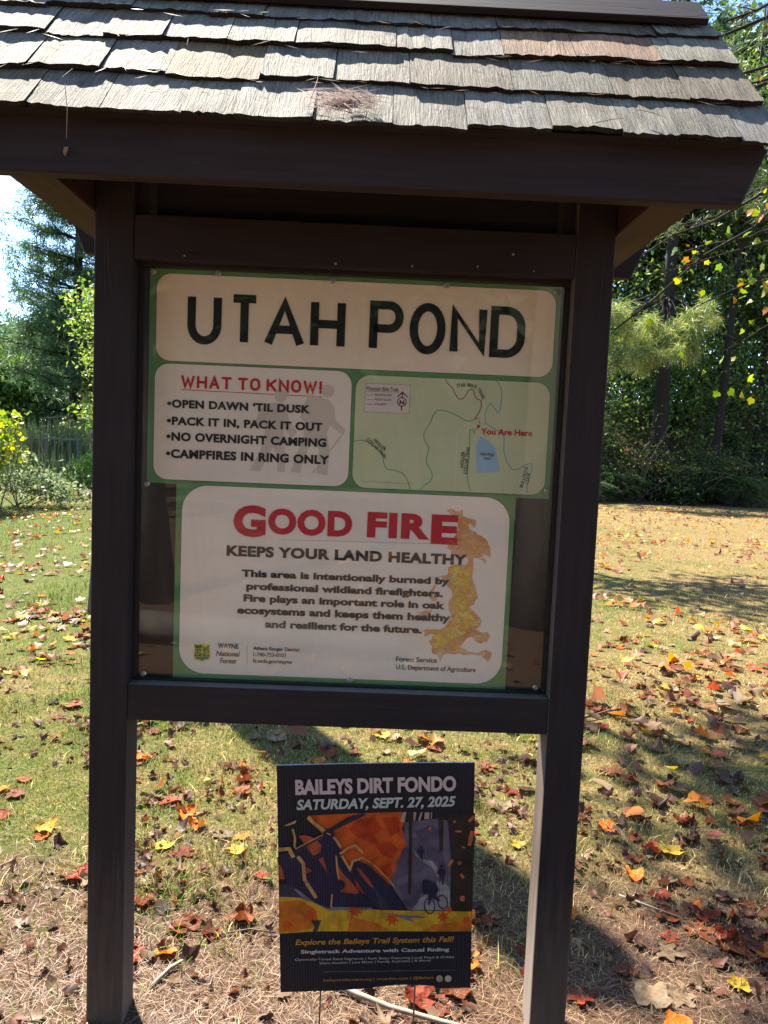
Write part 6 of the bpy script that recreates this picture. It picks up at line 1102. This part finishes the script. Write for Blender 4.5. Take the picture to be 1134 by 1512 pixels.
for key, (r0, r1, d0, d1, pw) in {'left': (-.53, -.36, 2.3, 7.0, 1.0), 'mid': (-.31, .25, 1.95, 4.0, 1.5), 'right': (.28, .53, 1.9, 6.6, 1.0)}.items():
    cl = []
    for i in range(cnt[key]):
        for _ in range(30):
            if cl and rnd.random() < .58:
                q = rnd.choice(cl); x = q[0] + rnd.gauss(0, .09); y = q[1] + rnd.gauss(0, .12)
            else:
                D = (d0 ** pw + (d1 ** pw - d0 ** pw) * rnd.random()) ** (1 / pw); x = .058 + D * rnd.uniform(r0, r1); y = D - 1.8
            if abs(abs(x) - .55) < .09 and y < .15: continue
            if y < -.0: continue
            if all((x - a) ** 2 + (y - b) ** 2 > .0028 for a, b in spots): break
        spots.append((x, y)); cl.append((x, y)); nm = rnd.choice(names); k = rnd.randrange(10)
        if nm == 'dark brown': k = rnd.choice((2, 4, 5, 8, 9))
        D = y + 1.8; rt_ = (x - .058) / D; gtxt = 'pine needles' if litter_amount(x, y) > .5 else ('near grass' if D < 4 else 'grass farther back')
        drop_leaf(nm, k, x, y, rnd.choice((.04, .048, .056, .06, .066, .078)) * rnd.uniform(.9, 1.1), rnd.random() * 6.28, (rnd.gauss(0, .1), rnd.gauss(0, .1)), '%s %s fallen leaf on the %s %s' % (shape[k], nm, gtxt, region(rt_)))
def far_leaves():
    n = 10500; x = np.empty(n); y = np.empty(n); a, b, r = polar(n, 3.3, 26, R(38), 1.25); a = a + (vnoise(a, b, 1.1, 21) - .5) * .5; b = b + (vnoise(a, b, 1.3, 22) - .5) * .6; x[:] = a; y[:] = b; k = n // 8; y[:k] = rng.uniform(-9, -1.9, k); x[:k] = rng.uniform(-6, 6, k)
    kp = (vnoise(x, y, .7, 44) * .6 + vnoise(x, y, 2.1, 45) * .4 + .25 * rng.random(n) > .52) | (y < 0); x, y = x[kp], y[kp]; n = len(x)
    s = rng.uniform(.03, .066, n); P = np.stack([x, y, ground_h(x, y) + .02 + .015 * rng.random(n)], 1); V, F, q_ = lobed_leaves(P, s, 2.2, .5)
    pal = .72 * np.array([(.3, .11, .05), (.14, .07, .045), (.55, .2, .03), (.6, .42, .06), (.42, .3, .17), (.32, .08, .05), (.28, .13, .08)]); c = pal[rng.choice(7, n, p=(.25, .2, .1, .08, .14, .11, .12))] * (.75 + .5 * rng.random((n, 1)))
    tag(np_mesh('scattered_leaves', V, F, M_leaf, np.repeat(c, q_, axis=0)), 'many small fallen leaves scattered over the farther lawn', 'fallen leaves', kind='stuff')
far_leaves()
def leaf_scraps():
    n = 3600; x, y, r = polar(n, 1.8, 5.5, R(38), 1.3); x = x + (vnoise(x, y, 2.2, 31) - .5) * .45; y = y + (vnoise(x, y, 2.2, 32) - .5) * .45
    keep = vnoise(x, y, 1.7, 33) + .35 * rng.random(n) > .62; x, y = x[keep], y[keep]; n = len(x); s = rng.uniform(.01, .036, n) ** 1.0 * rng.uniform(.6, 1, n)
    P = np.stack([x, y, ground_h(x, y) + .006 + .012 * rng.random(n)], 1); V, F, q_ = lobed_leaves(P, s, 1.3, .7)
    pal = .5 * np.array([(.2, .075, .04), (.1, .05, .035), (.32, .2, .12), (.26, .1, .05), (.15, .06, .04)]); c = pal[rng.integers(0, 5, n)] * (.7 + .6 * rng.random((n, 1)))
    tag(np_mesh('leaf_scraps', V, F, M_leaf, np.repeat(c, q_, axis=0)), 'crumbled brown scraps of old leaves lying among grass and needles', 'leaf litter', kind='stuff')
leaf_scraps()

# ---------------------------------------------------------------- small things
def stick(label, pts, r, col):
    m = MB(); m.tube(pts, [r * q for q in np.linspace(1, .75, len(pts))], 8); o = m.build('stick', col, smooth=True); tag(o, label, 'stick'); return o
M_stick = wood_mat('bleached_stick', (.22, .17, .13), (.42, .35, .28), 'X', .8); M_twig = plain('brown_twig', (.12, .08, .055), .8)
stick('thick bleached stick lying on pine needles below the event sign', [(-.01, .17, .014), (.08, .11, .018), (.16, .07, .017), (.27, .03, .018), (.42, -.02, .018)], .008, M_stick)
stick('short pale curved stick on the litter left of the event sign', [(-.47, .13, .008), (-.44, .2, .012), (-.40, .25, .01)], .006, M_stick)
stick('thin brown twig on the litter between left post and event sign', [(-.33, .36, .008), (-.25, .38, .012), (-.17, .37, .009)], .003, M_twig)
stick('pale thin stick on the lit grass right of the right post', [(.93, .62, .012), (1.02, .55, .014), (1.1, .5, .01)], .0035, M_stick)
stick('dark forked twig on the lawn right of the right post', [(1.25, 2.3, .015), (1.45, 2.42, .03), (1.62, 2.5, .015)], .006, M_twig)
m = MB(); n = 10
for j in range(7):
    th = PI * j / 6
    for i in range(n): m.v.append((math.cos(2 * PI * i / n) * math.sin(th) * .016, math.sin(2 * PI * i / n) * math.sin(th) * .016, .017 - math.cos(th) * .017))
for j in range(6):
    for i in range(n): m.f.append((j * n + i, j * n + (i + 1) % n, (j + 1) * n + (i + 1) % n, (j + 1) * n + i)); m.m.append(0)
o = m.build('fruit', plain('yellow_fruit', (.5, .36, .05), .5), smooth=True); o.location = (-.58, 1.33, hz(-.58, 1.33) + .01); tag(o, 'small round yellow fruit on the grass behind the left post', 'fruit')
def roof_debris():
    V = []; F = []; C_ = []
    for i in range(150):
        k = rnd.randrange(1, 5) * .148 - .012 + rnd.gauss(0, .014); x = rnd.uniform(-.76, .76); ln = math.hypot(1, 1.15); k = min(k, .5); h = .016 + rnd.random() * .004; c0 = Vector((x, -.32 + k / ln - h * 1.15 / ln, 2.04 + k * 1.15 / ln + h / ln))
        a = rnd.gauss(0, .5); l = rnd.uniform(.006, .03); e = Vector((1, 0, 0)) * math.cos(a) * l + Vector((0, .656, .755)) * math.sin(a) * l; w = Vector((0, .656, .755)) * rnd.uniform(.0006, .0022); b = len(V); V += [tuple(c0 - e), tuple(c0 + w), tuple(c0 + e), tuple(c0 - w)]; F.append((b, b + 1, b + 2, b + 3)); C_ += [rnd.choice([(.22, .1, .05), (.3, .17, .09), (.1, .06, .035), (.07, .08, .03)])] * 4
    tag(np_mesh('roof_debris', np.array(V), np.array(F), M_leaf, np.array(C_)), 'needles and crumbs of debris caught between the roof shakes', 'roof debris', kind='stuff')
roof_debris()
# pine needles and debris caught on the roof and fascia
def roof_pt(x, v, h=.02):
    ln = math.hypot(1, 1.15); return (x, -.32 + v / ln - h * 1.15 / ln, 2.04 + v * 1.15 / ln + h / ln)
nm_ = leaf_mat('brown_roof_needles', .1, .5, .3)
V = []; F = []; C_ = []
for i in range(330):
    x = -.024 + rnd.gauss(0, .03); v = .05 + rnd.gauss(0, .018); a = rnd.random() * PI; l = rnd.uniform(.02, .05); p = Vector(roof_pt(x, v, .019 + rnd.random() * .012)); e = Vector((1, 0, 0)) * math.cos(a) * l + Vector((0, .656, .755)) * math.sin(a) * l * .6; w = Vector((0, .656, .755)) * .0013 + Vector((.001, 0, 0)); b = len(V)
    V += [tuple(p - e), tuple(p + w), tuple(p + e), tuple(p - w)]; F.append((b, b + 1, b + 2, b + 3)); c = rnd.choice([(.2, .06, .03), (.28, .1, .05), (.12, .04, .025)]); C_ += [c] * 4
tag(np_mesh('needle_tuft', np.array(V), np.array(F), nm_, np.array(C_)), 'tuft of brown pine needles caught on the lowest roof course', 'pine needles')
for a, b, lb in (((-.527, -.34, 2.085), (-.525, -.335, 1.99), 'single dry needle hanging upright from the roof edge at left'), (roof_pt(-.085, .05, .024), roof_pt(-.072, .12, .05), 'single needle sticking up beside the needle tuft'), (roof_pt(.44, .0, .03), roof_pt(.50, .035, .024), 'pale single needle lying on the lowest roof course at right'), (roof_pt(.53, .07, .024), roof_pt(.58, .045, .024), 'darker single needle near the roof corner at right')):
    m = MB(); A, B_ = Vector(a), Vector(b); m.tube([A, A.lerp(B_, .5) + Vector((.003, 0, .002)), B_], [.0008, .0007, .0004], 5); tag(m.build('pine_needle', plain('tan_needle', (.42, .25, .13), .5)), lb, 'pine needle')
m = MB(); m.tube([(-.545, -.29, 1.975), (-.543, -.296, 1.979), (-.541, -.297, 1.985), (-.54, -.292, 1.99)], [.002, .0042, .0042, .002], 8); tag(m.build('insect_cocoon', plain('tan_cocoon', (.3, .22, .15), .8), smooth=True), 'small tan cocoon stuck on the front fascia near its left end', 'cocoon')
